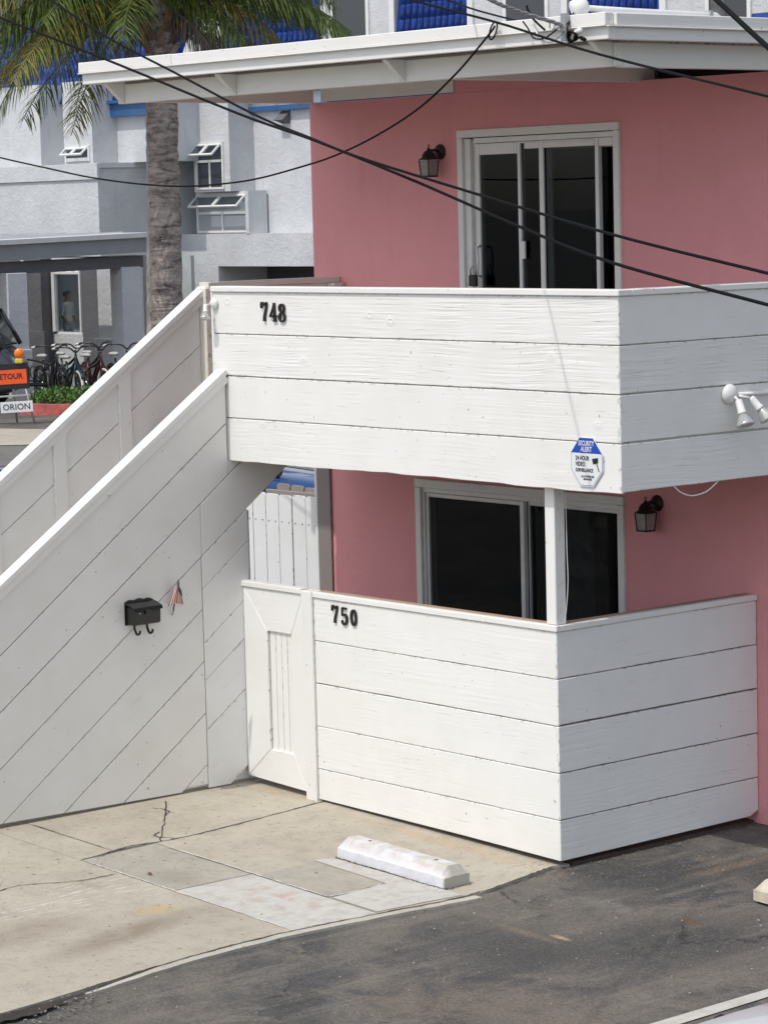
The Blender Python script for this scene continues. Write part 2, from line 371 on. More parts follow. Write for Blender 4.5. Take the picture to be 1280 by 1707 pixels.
# ------------------------------------------------------------------ ground
def blob(t, v, c, r, soft=.5, ang=0.0):
    mp = t.n('Mapping', vector_type='TEXTURE'); mp.inputs['Location'].default_value = (c[0], c[1], 0)
    mp.inputs['Rotation'].default_value = (0, 0, ang); mp.inputs['Scale'].default_value = (r[0], r[1], 50)
    t.l(v, mp.inputs[0]); g = t.n('TexGradient', gradient_type='SPHERICAL'); t.l(mp.outputs[0], g.inputs[0])
    return t.ramp(g.outputs['Fac'], [(0, 0.0), (soft, 1.0)])
def asphalt():
    t = NT('weathered_asphalt'); v = t.coords(rnd=False)
    n1 = t.noise(v, .6, 4, .62); n2 = t.noise(v, 2.6, 6, .75, .6); n3 = t.noise(v, 62, 3, .75); n4 = t.noise(v, 17, 4, .75)
    c = t.mix(t.ramp(n1, [(.42, 0.0), (.57, 1.0)]), (.062,.060,.059), (.118,.107,.094))
    c = t.mix(t.math('MULTIPLY', t.ramp(n2, [(.48, 0.0), (.62, 1.0)]), .75), c, (.165,.145,.12))
    c = t.mix(t.math('MULTIPLY', t.ramp(n2, [(.36, 1.0), (.46, 0.0)]), .6), c, (.040,.039,.040))
    mp = t.n('Mapping'); mp.inputs['Scale'].default_value = (5.5, .55, 1); mp.inputs['Rotation'].default_value = (0,0,.35); t.l(v, mp.inputs[0])
    dust = t.ramp(t.noise(mp.outputs[0], 1.0, 5, .7), [(.51, 0.0), (.63, 1.0)])
    c = t.mix(t.math('MULTIPLY', dust, .5), c, (.19,.17,.145))
    for ce, r, f, col in (((1.0,-1.35),(.75,.5),.65,(.035,.035,.037)), ((1.5,-.6),(.6,.8),.75,(.036,.036,.039)), ((.45,.25),(.45,.6),.7,(.034,.033,.033)),
                          ((1.3,-.25),(.10,.07),.7,(.13,.06,.03)), ((.9,.9),(.5,.45),.6,(.032,.031,.030)), ((1.9,-2.2),(1.0,.6),.5,(.17,.13,.10)),
                          ((.75,-.35),(.28,.10),.5,(.20,.19,.175)), ((1.04,-1.0),(.10,.03),1.0,(.42,.31,.17)),
                          ((.85,-1.08),(.3,.05),.4,(.26,.19,.12)), ((.62,.75),(.07,.5),.5,(.22,.16,.11))):
        b = t.math('MULTIPLY', t.math('MULTIPLY', blob(t, v, ce, r, .6), t.ramp(n2, [(.33, .0), (.55, 1.0)])), f)
        c = t.mix(b, c, col)
    c = t.mix(t.ramp(n3, [(.30, .7), (.46, 0.0)]), c, (.022,.022,.022))
    c = t.mix(t.ramp(n3, [(.56, 0.0), (.74, .75)]), c, (.27,.255,.23))
    c = t.mix(t.ramp(n4, [(.66, 0.0), (.78, .55)]), c, (.24,.22,.19)); c = t.mix(t.ramp(n4, [(.24, .6), (.36, 0.0)]), c, (.030,.030,.030))
    mask = t.ramp(t.noise(v, .9, 1), [(.55, 0.0), (.64, 1.0)])
    dw = t.n('TexNoise', Scale=4.0, Detail=5.0, Roughness=.7); t.l(v, dw.inputs['Vector'])
    dv = t.n('VectorMath', operation='MULTIPLY_ADD'); t.l(dw.outputs['Color'], dv.inputs[0]); dv.inputs[1].default_value = (.42,.42,0); t.l(v, dv.inputs[2])
    vo = t.n('TexVoronoi', feature='DISTANCE_TO_EDGE', Scale=.9); t.l(dv.outputs[0], vo.inputs['Vector'])
    ck = t.math('MULTIPLY', t.math('MULTIPLY', t.ramp(vo.outputs['Distance'], [(.0, 1.0), (.010, 0.0)]), mask), t.ramp(n4, [(.38, .2), (.55, 1.0)]))
    c = t.mix(t.math('MULTIPLY', ck, .75), c, (.014,.013,.012))
    h = t.math('SUBTRACT', t.math('ADD', n3, t.math('MULTIPLY', n4, .8)), t.math('MULTIPLY', ck, 1.6))
    return t.out(c, .88, t.bump(h, .8, .012))
MAT['asphalt'] = asphalt()
def concrete(name, base, dark, speck=1.0, stains=(), scuff=False):
    t = NT(name); v = t.coords(rnd=False)
    n1 = t.noise(v, 1.0, 5, .62); n2 = t.noise(v, 5.5, 6, .7); n3 = t.noise(v, 70, 3, .75)
    c = t.mix(t.ramp(n1, [(.33, 0.0), (.68, 1.0)]), dark, base)
    c = t.mix(t.math('MULTIPLY', t.ramp(n2, [(.40, 0.0), (.75, 1.0)]), .45), c, tuple(x*1.13 for x in base))
    c = t.mix(t.math('MULTIPLY', t.ramp(n2, [(.26, 1.0), (.44, 0.0)]), .45), c, tuple(x*.70 for x in dark))
    for ce, r, f, col, an in stains:
        b = t.math('MULTIPLY', t.math('MULTIPLY', blob(t, v, ce, r, .7, an), t.ramp(n2, [(.30, .2), (.55, 1.0)])), f); c = t.mix(b, c, col)
    if scuff:
        mp = t.n('Mapping'); mp.inputs['Scale'].default_value = (20, 2.4, 1); mp.inputs['Rotation'].default_value = (0,0,.55); t.l(v, mp.inputs[0])
        s = t.ramp(t.noise(mp.outputs[0], 1.6, 3, .6), [(.58, 0.0), (.64, 1.0)])
        b = t.math('MULTIPLY', t.math('MULTIPLY', s, blob(t, v, (-1.35,-2.55), (.33,.85), .45)), .5)
        c = t.mix(b, c, (.72,.71,.68))
    c = t.mix(t.ramp(n3, [(.29, .8*speck), (.42, 0.0)]), c, tuple(x*.5 for x in dark)); c = t.mix(t.ramp(n3, [(.60, 0.0), (.75, .5)]), c, tuple(x*1.25 for x in base))
    c = t.mix(t.math('MULTIPLY', t.ramp(t.noise(v, 13, 5, .75), [(.50, 0.0), (.70, 1.0)]), .38), c, tuple(x*.66 for x in dark))
    sp = t.ramp(t.noise(v, 26, 1, .5), [(.745, 0.0), (.76, .7*speck)])
    c = t.mix(sp, c, (.06,.05,.04))
    h = t.math('ADD', n3, t.math('MULTIPLY', n2, .8))
    return t.out(c, .85, t.bump(h, .6, .006))
ST = [((-.55,-2.75),(.18,.75),.8,(.20,.165,.12),.25), ((-.95,-3.2),(.25,.6),.7,(.24,.20,.15),.2), ((-.85,-2.35),(.14,.16),.7,(.46,.33,.15),0),
      ((-1.3,-3.4),(.3,.5),.45,(.26,.22,.17),0), ((-.2,-3.3),(.5,.5),.35,(.33,.29,.23),0), ((-2.6,-2.5),(.3,.8),.4,(.46,.42,.35),0), ((-2.75,-.6),(.15,.5),.5,(.50,.44,.36),0),
      ((-.9,-.12),(1.2,.10),.6,(.42,.31,.19),0), ((-2.7,-.05),(.5,.10),.6,(.40,.29,.18),0)]
MAT['concrete'] = concrete('beige_concrete', (.44,.405,.335), (.345,.31,.25), 1.0, ST, True)
MAT['concrete_pale'] = concrete('pale_edge_concrete', (.50,.475,.42), (.37,.34,.28), 1.0)
MAT['concrete_grey'] = concrete('greyish_concrete', (.395,.365,.31), (.305,.28,.235), 1.0, [((-1.35,-1.85),(.25,.2),.6,(.20,.175,.135),0)])
def worn_white():
    t = NT('worn_white_ground_paint'); v = t.coords(rnd=False)
    n = t.noise(v, 9, 6, .72); n3 = t.noise(v, 90, 3, .7)
    mp = t.n('Mapping'); mp.inputs['Scale'].default_value = (30, 7, 1); t.l(v, mp.inputs[0]); br = t.noise(mp.outputs[0], 1.0, 4, .6)
    c = t.mix(t.ramp(br, [(.2, 0.0), (.85, 1.0)]), (.42,.405,.37), (.55,.54,.51))
    c = t.mix(t.ramp(n, [(.48, 0.0), (.66, .8)]), c, (.37,.34,.285))
    b = t.math('MULTIPLY', blob(t, v, (-.55,-1.65), (.35,.2), .7), t.ramp(n, [(.50, 0.0), (.62, .35)])); c = t.mix(b, c, (.50,.24,.19))
    c = t.mix(t.ramp(n3, [(.27, .6), (.38, 0.0)]), c, (.18,.17,.15))
    return t.out(c, .8, t.bump(t.math('ADD', n3, br), .4, .003))
MAT['wornwhite'] = worn_white()
MAT['patiofloor'] = simple('low_bounce_patio_floor', (.075,.045,.036), .8, 0, .2, 6)  # unseen floor, coloured dark to cut bounce onto the pink wall
MAT['crack'] = NT('crack_dirt').out((.045,.038,.03), .95)
MAT['jointwhite'] = simple('white_joint_grit', (.60,.58,.53), .9, 0, .25, 30)

XS = [-900,-60,-30,-6,-3,0,4,30,120,900]; YS = [-900,-60,-12,-4,0,4,12,40,120,900]
V = [(x, y, gz(x)-.012) for y in YS for x in XS]; nx = len(XS)
F = [(j*nx+i, j*nx+i+1, (j+1)*nx+i+1, (j+1)*nx+i) for j in range(len(YS)-1) for i in range(nx-1)]
g = mesh_obj('ground', V, F, 'asphalt'); g['kind'] = 'structure'

def sheet(name, pts, dz, mat, parent=None, thick=0.0, bevel=0.0):
    k = len(pts); top = [(x, y, gz(x)+dz) for x, y in pts]
    if thick:
        bot = [(x, y, gz(x)+dz-thick) for x, y in pts]
        f = [tuple(range(k)), tuple(range(2*k-1, k-1, -1))]+[(i, i+k, (i+1)%k+k, (i+1)%k) for i in range(k)]
        return mesh_obj(name, top+bot, f, mat, parent, Matrix.Identity(4), bevel=bevel)
    return mesh_obj(name, top, [tuple(range(k))], mat, parent, Matrix.Identity(4))
dw = bpy.data.objects.new('driveway', None); link(dw); dw['kind'] = 'structure'
g_ = .005
def edge(y):     # concrete edge to asphalt
    K = [(-9,.55),(-4.1,.27),(-3.88,.26),(-3.36,.19),(-2.75,.09),(-2.08,.07),(-1.24,.14),(-.82,.19),(-.2,.056),(0,.02),(4,.02)]
    for (a, b), (c, d) in zip(K, K[1:]):
        if a <= y <= c: return b+(d-b)*(y-a)/(c-a)
    return .02
def edge_pts(y0, y1, off, n=14): return [(edge(y0+(y1-y0)*i/n)+off+jit(.006), y0+(y1-y0)*i/n) for i in range(n+1)]
SL = [[(-6.2,-1.765+g_),(-2.12,-1.765+g_),(-2.10,-1.2),(-2.20,-.4),(-2.26,-.02),(-2.26,.09),(-2.9,.12),(-6.2,.12)],
      [(-2.12+g_*2,-1.46+g_),(.0,-1.46+g_)]+edge_pts(-1.46,-.02,-.07,8)+[(-.02,.09),(-2.24,.09),(-2.24,-.02),(-2.185,-.4),(-2.085,-1.2)],
      [(-2.05,-2.035+g_),(-1.105-g_,-2.035+g_),(-1.105-g_,-1.46-g_),(-2.085,-1.46-g_)],
      [(-1.105+g_,-2.035+g_)]+edge_pts(-2.035,-1.465,-.07,4)+[(-1.105+g_,-1.46-g_)],
      [(-6.2,-2.035),(-2.05-g_,-2.035),(-2.10-g_,-1.765-g_),(-6.2,-1.765-g_)],
      [(-6.2,-9),(.2,-9)]+edge_pts(-6,-2.035-g_,-.07,16)+[(-6.2,-2.035-g_)]]
for pts, m in zip(SL, ['concrete','concrete','concrete_grey','wornwhite','concrete','concrete']):
    sheet('slab', pts, .004+jit(.0012), m, dw, .07)
sheet('patio_floor', [(-2.95,.125),(-.03,.125),(-.03,1.72),(-6.2,1.72),(-6.2,.125)], .006, 'patiofloor', dw, .05)
si, so_ = edge_pts(-3.75,-.80,-.062,26), edge_pts(-3.75,-.80,.0,26)
strip = [(b[0]+(a[0]-b[0])*max(.05, min(1, i/7)), a[1]) for i, (a, b) in enumerate(zip(si, so_))]+list(reversed(so_))
sheet('edge_strip', strip, .003, 'concrete_pale', dw, .05)
# worn white painting over the second slab, leaving the grey square
sheet('white_paint', [(-.37,-1.452),(.03,-1.452)]+edge_pts(-1.45,-.86,-.10,5)+[(-.10,-.86),(-1.06,-.88),(-1.10,-1.0),(-.40,-1.02)], .0075, 'wornwhite', dw)
sheet('grey_patch', [(-1.04,-1.45),(-.385,-1.45),(-.41,-1.03),(-1.08,-1.01)], .0072, 'concrete_grey', dw)
def ribbon(name, pts, wd, dz, mat, k=7, rough=.6):
    P = smooth_path([(x, y, 0) for x, y in pts], k); L = []; R = []
    for i, p in enumerate(P):
        t = (P[min(i+1, len(P)-1)]-P[max(i-1, 0)]).normalized(); n = Vector((-t.y, t.x, 0))
        p = p+n*jit(wd*rough); ww = wd*random.uniform(.35, 1.0)*(.35 if i in (0, len(P)-1) else 1)
        L.append(p+n*ww*.5); R.append(p-n*ww*.5)
    Q = L+R; k = len(L)
    return mesh_obj(name, [(q.x, q.y, gz(q.x)+dz) for q in Q], [(i, i+1, k+i+1, k+i) for i in range(k-1)], mat, dw, Matrix.Identity(4))
ribbon('crack', [(-2.25,-.05),(-2.19,-.4),(-2.10,-1.0),(-2.09,-1.42)], 00.011, .0068, 'crack', 14)
ribbon('crack', [(-2.09,-1.42),(-2.13,-1.62),(-2.07,-1.86)], 0.013, .0068, 'crack', 10)
ribbon('crack', [(-2.09,-1.42),(-2.34,-1.22),(-2.62,-1.0),(-2.95,-.75)], .012, .0068, 'crack', 10)
ribbon('crack', [(-2.10,-1.30),(-2.22,-1.36),(-2.30,-1.28)], .014, .0068, 'crack', 8)
ribbon('crack', [(-2.62,-1.0),(-2.72,-.90),(-2.85,-.93)], .012, .0068, 'crack', 8)
ribbon('crack', [(-2.04,-1.86),(-2.05,-2.03)], 0.011, .0068, 'crack', 8)
ribbon('crack', [(-1.63,-2.07),(-1.66,-2.35),(-1.79,-2.62),(-1.78,-2.85),(-1.95,-3.2)], .012, .0068, 'crack', 12)
ribbon('crack', [(edge(y)-.066, y) for y in (-3.5,-3.0,-2.5,-2.0,-1.5,-1.0,-.6,-.2,-.02)], .011, .0068, 'crack', 12)
ribbon('joint', [(-1.98,-2.035),(-1.5,-2.033),(-.9,-2.034),(-.05,-2.035)], .014, .0066, 'jointwhite', 12, .25)
ribbon('joint', [(-1.95,-1.46),(-1.3,-1.458),(-.8,-1.46),(-.4,-1.457)], .014, .0085, 'jointwhite', 12, .25)
ribbon('joint', [(-.40,-1.45),(-.385,-1.2),(-.40,-1.06)], .016, .0085, 'jointwhite', 10, .3)
ribbon('joint', [(-3.0,-1.765),(-2.6,-1.766),(-2.2,-1.764)], .007, .0066, 'crack', 10, .3)
# parking bay line
pl = mesh_obj('parking_line', [(x, y, gz(x)-.006) for x, y in [(2.42,-2.4),(2.52,-2.4),(2.53,-1.7),(2.515,-.9),(2.53,1.6),(2.43,1.6),(2.425,-.9),(2.43,-1.7)]], [(0,1,2,7),(7,2,3,6),(6,3,4,5)], 'wornwhite'); pl['kind'] = 'structure'
# loose gravel at the broken edge of the concrete, leaf litter along the walls
def scatter(name, n, fn, smin, smax, mat, label, cat, flat=.5):
    P = []
    for _ in range(n):
        x, y = fn(); s = random.uniform(smin, smax); a = random.uniform(0, 6.28)
        v, f = box_data((-s, -s*.6, -s*.3), (s, s*.6, s*flat)); mm = Matrix.Rotation(a, 3, 'Z')@Matrix.Rotation(jit(.5), 3, 'X')
        P.append(([Vector((x, y, gz(x)+.004))+mm@Vector((q[0]*random.uniform(.6,1.1), q[1]*random.uniform(.6,1.1), q[2])) for q in v], f))
    V, F = join_data(P); o = mesh_obj(name, V, F, mat); o['kind'] = 'stuff'; tag(o, label, cat); return o
def gv():
    y = random.uniform(-4.5,-3.45); return edge(y)+random.uniform(-.04,.14)*(1+(-3.2-y)*.6), y
random.seed(5); sy = [-3.55-.05*i for i in range(24)]
soil = sheet('soil_patch', [(edge(y)-.02-.02*min(1,(-3.55-y)*2)+jit(.012), y) for y in sy]+[(edge(y)+.01+.10*(-3.55-y)+.07*max(0,math.sin((y+3.3)*9))*(-3.55-y)+jit(.02), y) for y in reversed(sy)], .0085, 'soil'); soil['kind'] = 'structure'
scatter('gravel', 130, gv, .003, .010, 'gravel', 'loose pale gravel in dark soil at the broken driveway edge', 'gravel')
def ll():
    r = random.random()
    if r < .45: return random.uniform(-.25,.30), random.uniform(-.17,.08)
    if r < .75: return random.uniform(.02,.10), random.uniform(0,1.7)
    return random.uniform(.2,.75), random.gauss(.75,.28)
scatter('leaf_litter', 190, ll, .002, .008, 'twig', 'dry brown leaf litter and twigs at the foot of the patio wall', 'litter', .12)
scatter('grit', 230, lambda: (random.uniform(-2.9,3), random.uniform(-4.2,1.2)), .002, .0065, 'pebble', 'scattered grit and small pebbles on the driveway and asphalt', 'grit')
v = [(0,0,0),(.035,.012,.008),(.06,0,.004),(.035,-.014,.009),(.02,.008,.012)]
lf = mesh_obj('dry_leaf', [(x-1.52+.0, y-1.93, gz(-1.5)+.006+z) for x, y, z in v], [(0,1,4),(0,4,3),(1,2,4),(4,2,3)], 'leafdry'); tag(lf, 'single reddish brown dry leaf lying on the beige concrete', 'leaf')

# ------------------------------------------------------------------ pink house
D = 1.737                       # front wall plane (y)
XL, XR, ZT = -4.345, .40, 4.70
house = empty('pink_house', (-1.0, D, 0), 'two storey pink stucco house with white flat overhanging roof', 'house')
def wall_cells(xs, zs, holes):
    V = []; F = []; T = .14
    for i in range(len(xs)-1):
        for j in range(len(zs)-1):
            if (i, j) in holes: continue
            v, f = box_data((xs[i], D, zs[j]), (xs[i+1], D+T, zs[j+1])); k = len(V); V += v; F += [tuple(a+k for a in q) for q in f]
    return V, F
def wall_with_holes(name, x0, x1, z0, z1, holes, mat, y0, T=.14):
    """one front sheet with rectangular openings, plus reveals"""
    xs = sorted({x0, x1}|{h[0] for h in holes}|{h[1] for h in holes}); zs = sorted({z0, z1}|{h[2] for h in holes}|{h[3] for h in holes})
    bm = bmesh.new(); vv = {}
    def vert(x, z):
        if (x, z) not in vv: vv[(x, z)] = bm.verts.new((x, y0, z))
        return vv[(x, z)]
    for i in range(len(xs)-1):
        for j in range(len(zs)-1):
            cx, cz = (xs[i]+xs[i+1])/2, (zs[j]+zs[j+1])/2
            if any(h[0] < cx < h[1] and h[2] < cz < h[3] for h in holes): continue
            bm.faces.new([vert(xs[i], zs[j]), vert(xs[i+1], zs[j]), vert(xs[i+1], zs[j+1]), vert(xs[i], zs[j+1])])
    r = bmesh.ops.extrude_face_region(bm, geom=list(bm.faces)); bmesh.ops.translate(bm, verts=[e for e in r['geom'] if isinstance(e, bmesh.types.BMVert)], vec=(0, T, 0))
    bmesh.ops.recalc_face_normals(bm, faces=bm.faces)
    me = bpy.data.meshes.new(name); bm.to_mesh(me); bm.free(); me.materials.append(MAT[mat]); return me
me = wall_with_holes('front_wall', XL, XR, -.2, ZT, [(-2.69,-1.16,2.44,4.42), (-3.22,-1.175,.05,1.975)], 'pink', D)
o = bpy.data.objects.new('front_wall', me); link(o, house); o.matrix_basis = parent_inv(house)
box('front_wall', (-2.745, D, ZT+.001), (-1.0, D+.14, 4.84), 'pink', house, bevel=0)
box('side_wall', (XL, D+.141, -.2), (XL+.14, 9.0, ZT), 'pink', house, bevel=0)
box('side_wall', (XR-.14, D+.141, -.2), (XR, 9.0, ZT), 'pink', house, bevel=0)
box('header_board', (-4.20, D-.012, ZT+.008), (-2.748, D+.10, 4.835), 'trim', house, bevel=.003)
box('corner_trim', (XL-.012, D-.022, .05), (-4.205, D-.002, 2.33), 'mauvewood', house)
box('corner_trim', (XL-.045, D-.02, .05), (XL-.014, D+.12, 2.6), 'picket', house)
# interior rooms, walls near-black to give darkness behind the glass
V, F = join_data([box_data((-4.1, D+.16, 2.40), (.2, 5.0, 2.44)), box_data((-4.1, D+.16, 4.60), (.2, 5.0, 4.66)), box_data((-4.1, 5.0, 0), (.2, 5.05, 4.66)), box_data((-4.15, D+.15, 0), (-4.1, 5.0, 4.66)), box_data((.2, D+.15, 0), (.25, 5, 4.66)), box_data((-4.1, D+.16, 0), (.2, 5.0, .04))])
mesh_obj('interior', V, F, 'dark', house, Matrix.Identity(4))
for x0, z0, z1 in ((-1.50, 2.45, 4.40), (-2.08, .05, 1.96)):
    pts = [(x0+i*.03, D+.30+.02*math.sin(i*1.7)) for i in range(12)]
    V = [(x, y, z0) for x, y in pts]+[(x, y, z1) for x, y in pts]; k = len(pts)
    mesh_obj('curtain', V, [(i, i+1, k+i+1, k+i) for i in range(k-1)], 'curtain', house, Matrix.Identity(4), smooth=True)

# upper sliding door
def casing(parent, x0, x1, z0, z1, wd, proud, mat):
    box('casing', (x0, D-proud, z0), (x0+wd, D+.05, z1-wd-.002), mat, parent)
    box('casing', (x1-wd, D-proud, z0), (x1, D+.05, z1-wd-.002), mat, parent)
    box('casing', (x0, D-proud-.002, z1-wd), (x1, D+.05, z1), mat, parent)
def sash(parent, x0, x1, z0, z1, y, wd, top, mat='alu', wl=None):
    wl = wl or wd
    box('stile', (x0, y-.018, z0), (x0+wl, y+.018, z1), mat, parent); box('stile', (x1-wd, y-.018, z0), (x1, y+.018, z1), mat, parent)
    box('sash_rail', (x0+wl+.001, y-.017, z1-top), (x1-wd-.001, y+.017, z1-.001), mat, parent); box('sash_rail', (x0+wl+.001, y-.017, z0), (x1-wd-.001, y+.017, z0+.08), mat, parent)
    v, f = box_data((x0+wl-.004, y-.004, z0+.07), (x1-wd+.004, y+.004, z1-top+.006)); mesh_obj('glass_pane', v, f, 'glass', parent, Matrix.Identity(4))
ud = box('sliding_door', (-2.66, D+.015, 2.415), (-1.19, D+.115, 2.443), 'alu', house)
ud['label'] = 'upper white framed sliding glass door above the balcony rail'
casing(ud, -2.713, -1.138, 2.44, 4.445, .052, .022, 'trim')
box('jamb', (-2.66, D+.0, 2.445), (-2.60, D+.11, 4.385), 'alu', ud); box('jamb', (-2.598, D+.03, 2.445), (-2.573, D+.11, 4.385), 'alu', ud)
box('head', (-2.57, D+.004, 4.352), (-1.19, D+.11, 4.388), 'alu', ud); box('jamb', (-1.215, D+.0, 2.445), (-1.19, D+.11, 4.35), 'alu', ud)
sash(ud, -2.570, -2.108, 2.446, 4.350, D+.040, .042, .078, wl=.036)
sash(ud, -2.105, -1.352, 2.446, 4.350, D+.022, .034, .012, wl=.004)
sash(ud, -1.915, -1.215, 2.446, 4.345, D+.085, .03, .055, wl=.048)
box('mid_stile', (-1.915, D+.0, 2.446), (-1.872, D+.016, 4.35), 'alu', ud); box('mid_rail', (-2.06, D+.004, 4.30), (-1.39, D+.016, 4.338), 'alu', ud)
box('head_block', (-1.345, D+.003, 4.295), (-1.218, D+.05, 4.350), 'alu', ud)
tube('handle', [(-2.53, D+.015, 3.44), (-2.515, D-.03, 3.45), (-2.50, D-.035, 3.55), (-2.515, D-.03, 3.64), (-2.53, D+.015, 3.65)], .009, 'alu', ud)
box('latch', (-2.095, D-.014, 3.56), (-2.055, D+.004, 3.68), 'alu', ud)
pk = empty('padlock', (-2.545, D-.045, 3.40), 'black padlock hanging from the upper sliding door latch', 'padlock')
box('lock_body', (-2.582, D-.058, 3.375), (-2.508, D-.030, 3.452), 'black', pk, .006)
tube('shackle', [(-2.57, D-.044, 3.45), (-2.572, D-.044, 3.49), (-2.545, D-.044, 3.515), (-2.518, D-.044, 3.49), (-2.52, D-.044, 3.45)], .006, 'galv', pk)

ld = box('sliding_door', (-3.19, D+.015, .03), (-1.20, D+.115, .055), 'alu', house)
ld['label'] = 'lower wide sliding glass door behind the patio wall'
casing(ld, -3.245, -1.150, .05, 2.0, .058, .022, 'trim')
box('head', (-3.185, D+.004, 1.905), (-1.21, D+.11, 1.94), 'alu', ld); box('jamb', (-3.185, D+.0, .06), (-3.168, D+.11, 1.904), 'alu', ld); box('jamb', (-1.230, D+.0, .06), (-1.21, D+.11, 1.904), 'alu', ld)
sash(ld, -3.166, -2.150, .06, 1.902, D+.035, .040, .03, wl=.022)
sash(ld, -2.148, -1.232, .06, 1.902, D+.075, .018, .03, wl=.008)

# roof: deck, fascia, gravel stop, beam, brackets, rafters
YF, XF = -.2, .711
roof = box('roof', (-4.40, YF+.05, 4.845), (XF-.06, 9.0, 4.955), 'trim', house, bevel=0)
RF = 7.5
def bd(name, lo, hi, mat='trim', bev=.004): return box(name, lo, hi, mat, roof, bev)
bd('fascia_board', (-4.432, YF, 4.826), (XF-.001, YF+.04, 4.902)); bd('fascia_board', (XF-.04, YF+.041, 4.824), (XF, RF, 4.900)); bd('fascia_board', (-4.432, YF+.041, 4.826), (-4.392, RF, 4.900))
bd('gravel_stop', (-4.445, YF-.022, 4.906), (-3.36, YF+.045, 4.976)); bd('gravel_stop', (-3.355, YF-.022, 4.905), (XF+.0, YF+.045, 4.974)); bd('gravel_stop', (XF-.04, YF+.046, 4.903), (XF+.021, RF, 4.970))
bd('gravel_stop', (-4.445, YF+.046, 4.905), (-4.38, RF, 4.972))
bd('drip_lip', (XF+.004, YF-.018, 4.893), (XF+.030, RF, 4.9015)); bd('drip_lip', (-4.445, YF-.030, 4.897), (XF, YF-.003, 4.9045))
bd('beam', (XL+.005, .03, 4.690), (.533, .085, 4.822)); bd('beam', (.478, .0851, 4.684), (.532, RF, 4.822))
bd('rafter', (XL+.01, .087, 4.70), (XL+.055, D-.003, 4.838)); bd('rafter', (-1.0, .087, 4.69), (-.955, D+.14, 4.838))
bd('soffit', (XL+.005, .09, 4.826), (.47, D+.3, 4.8445), 'cream')
for x in (-4.30, -3.02, -1.32, .47):
    prism('bracket', [(-.155,.138),(0,.0),(0,.138)], (x+.045, .029, 4.688), (0,1,0), (0,0,1), .045, 'trim', roof, bevel=.002)
bd('gap_shade_board', (-.95, D+.16, 4.70), (.39, D+.18, 4.84), 'dark')  # dark board standing for the shade in the gap above the wall

# balcony (part of the house)
XB, YB, ZB, b = .631, -.073, 2.283, .2789
balc = box('balcony', (-4.05, .03, ZB+.02), (XB-.03, D-.004, 2.41), 'mauvewood', house, bevel=.002)  # deck underside coloured dark to cut bounce onto the lower wall
balc['label'] = 'white plank fronted balcony carrying the number 748'
T = .024
box('backing', (-3.15, YB+T+.002, ZB+.03), (XB-.03, YB+.09, 3.395), 'white_smooth', balc, 0)
box('backing', (XB-.09, YB+.092, ZB+.03), (XB-T-.002, D-.004, 3.395), 'white_smooth', balc, 0)
GA = [.006,.0075,.006,.006]; GB = [.0065,.008,.0125,.006]
for k in range(4):
    z1 = ZB+4*b-k*b; z0 = z1-b+GA[k]
    mat = ['white_rough','white_rough','white_knotty','white_knotty'][k]
    pl_ = wavy(-3.18+jit(.003), XB-.002, z0, z1, 22)
    if k == 3:      # ragged lower edge of the bottom board
        low = [(-3.18+(XB+3.18)*i/26, ZB+jit(.004)-.004*math.sin(i*.35)) for i in range(27)]; pl_ = low+[(XB-.002, z1), (-3.18, z1)]
    prism('board', pl_, (0, YB+jit(.0015), 0), (1,0,0), (0,0,1), T, mat, balc, (1,0,0), .003)
    z0 = z1-b+GB[k]
    prism('board', wavy(YB+.001, D-.003, z0, z1, 14, .0016), (XB+jit(.0015), 0, 0), (0,1,0), (0,0,1), T, mat if k else 'white', balc, (0,1,0), .0035)
box('cap', (-3.19, YB-.014, 3.401), (XB+.013, YB+.098, 3.438), 'trim', balc, .005)
box('cap', (XB-.098, YB+.0985, 3.400), (XB+.012, D-.004, 3.437), 'trim', balc, .005)
box('end_board', (-3.205, YB+.002, ZB), (-3.182, YB+.09, 3.399), 'white', balc)
box('post', (-.088, .002, 1.458), (-.004, .088, ZB+.02), 'trim', balc, .005)
box('joist', (-.088, .09, ZB+.0), (-.004, D-.005, ZB+.019), 'white', balc, .003)

# ------------------------------------------------------------------ patio wall and gate
pw = empty('patio_wall', (-1.1, 0, 0), 'white plank patio wall carrying the number 750', 'wall')
BL, zt = .2833, 1.415
for k in range(5):
    z1 = zt-k*BL; z0 = z1-BL+.0045+(.002 if k == 1 else 0)
    if k == 4: pl_ = [(-2.284, .082), (-.9, .060), (-.002, .038), (-.002, z1), (-2.284, z1)]
    else: pl_ = wavy(-2.284, -.002, z0, z1, 18)
    prism('board', pl_, (0, jit(.0015), 0), (1,0,0), (0,0,1), T, 'white', pw, (1,0,0), .003)
    z0 = z1-BL+[.0065,.0115,.0075,.007,0][k]
    pl_ = wavy(.001, 1.733, z0, z1, 14, .0016) if k < 4 else [(.001, .038), (1.66, .044), (1.733, .075), (1.733, z1), (.001, z1)]
    prism('board', pl_, (jit(.0015), 0, 0), (0,1,0), (0,0,1), T, 'white', pw, (0,1,0), .0035)
box('backing', (-2.28, T+.002, .10), (-.03, .085, 1.413), 'mauvewood', pw, 0); box('backing', (-.085, .087, .08), (-T-.002, 1.73, 1.413), 'mauvewood', pw, 0)  # backing kept dark to cut patio bounce and deepen the gap lines
box('cap', (-2.286, -.012, 1.418), (.012, .030, 1.4555), 'trim', pw, .004); box('cap', (-2.286, .0305, 1.417), (-.032, .10, 1.4545), 'brownwood', pw, .004)
box('cap', (-.030, .0305, 1.418), (.012, 1.733, 1.455), 'trim', pw, .004); box('cap', (-.10, .101, 1.417), (-.0305, 1.733, 1.4545), 'brownwood', pw, .004)
box('gate_post', (-2.398, -.018, .058), (-2.287, .075, 1.4565), 'trim', pw, .005)
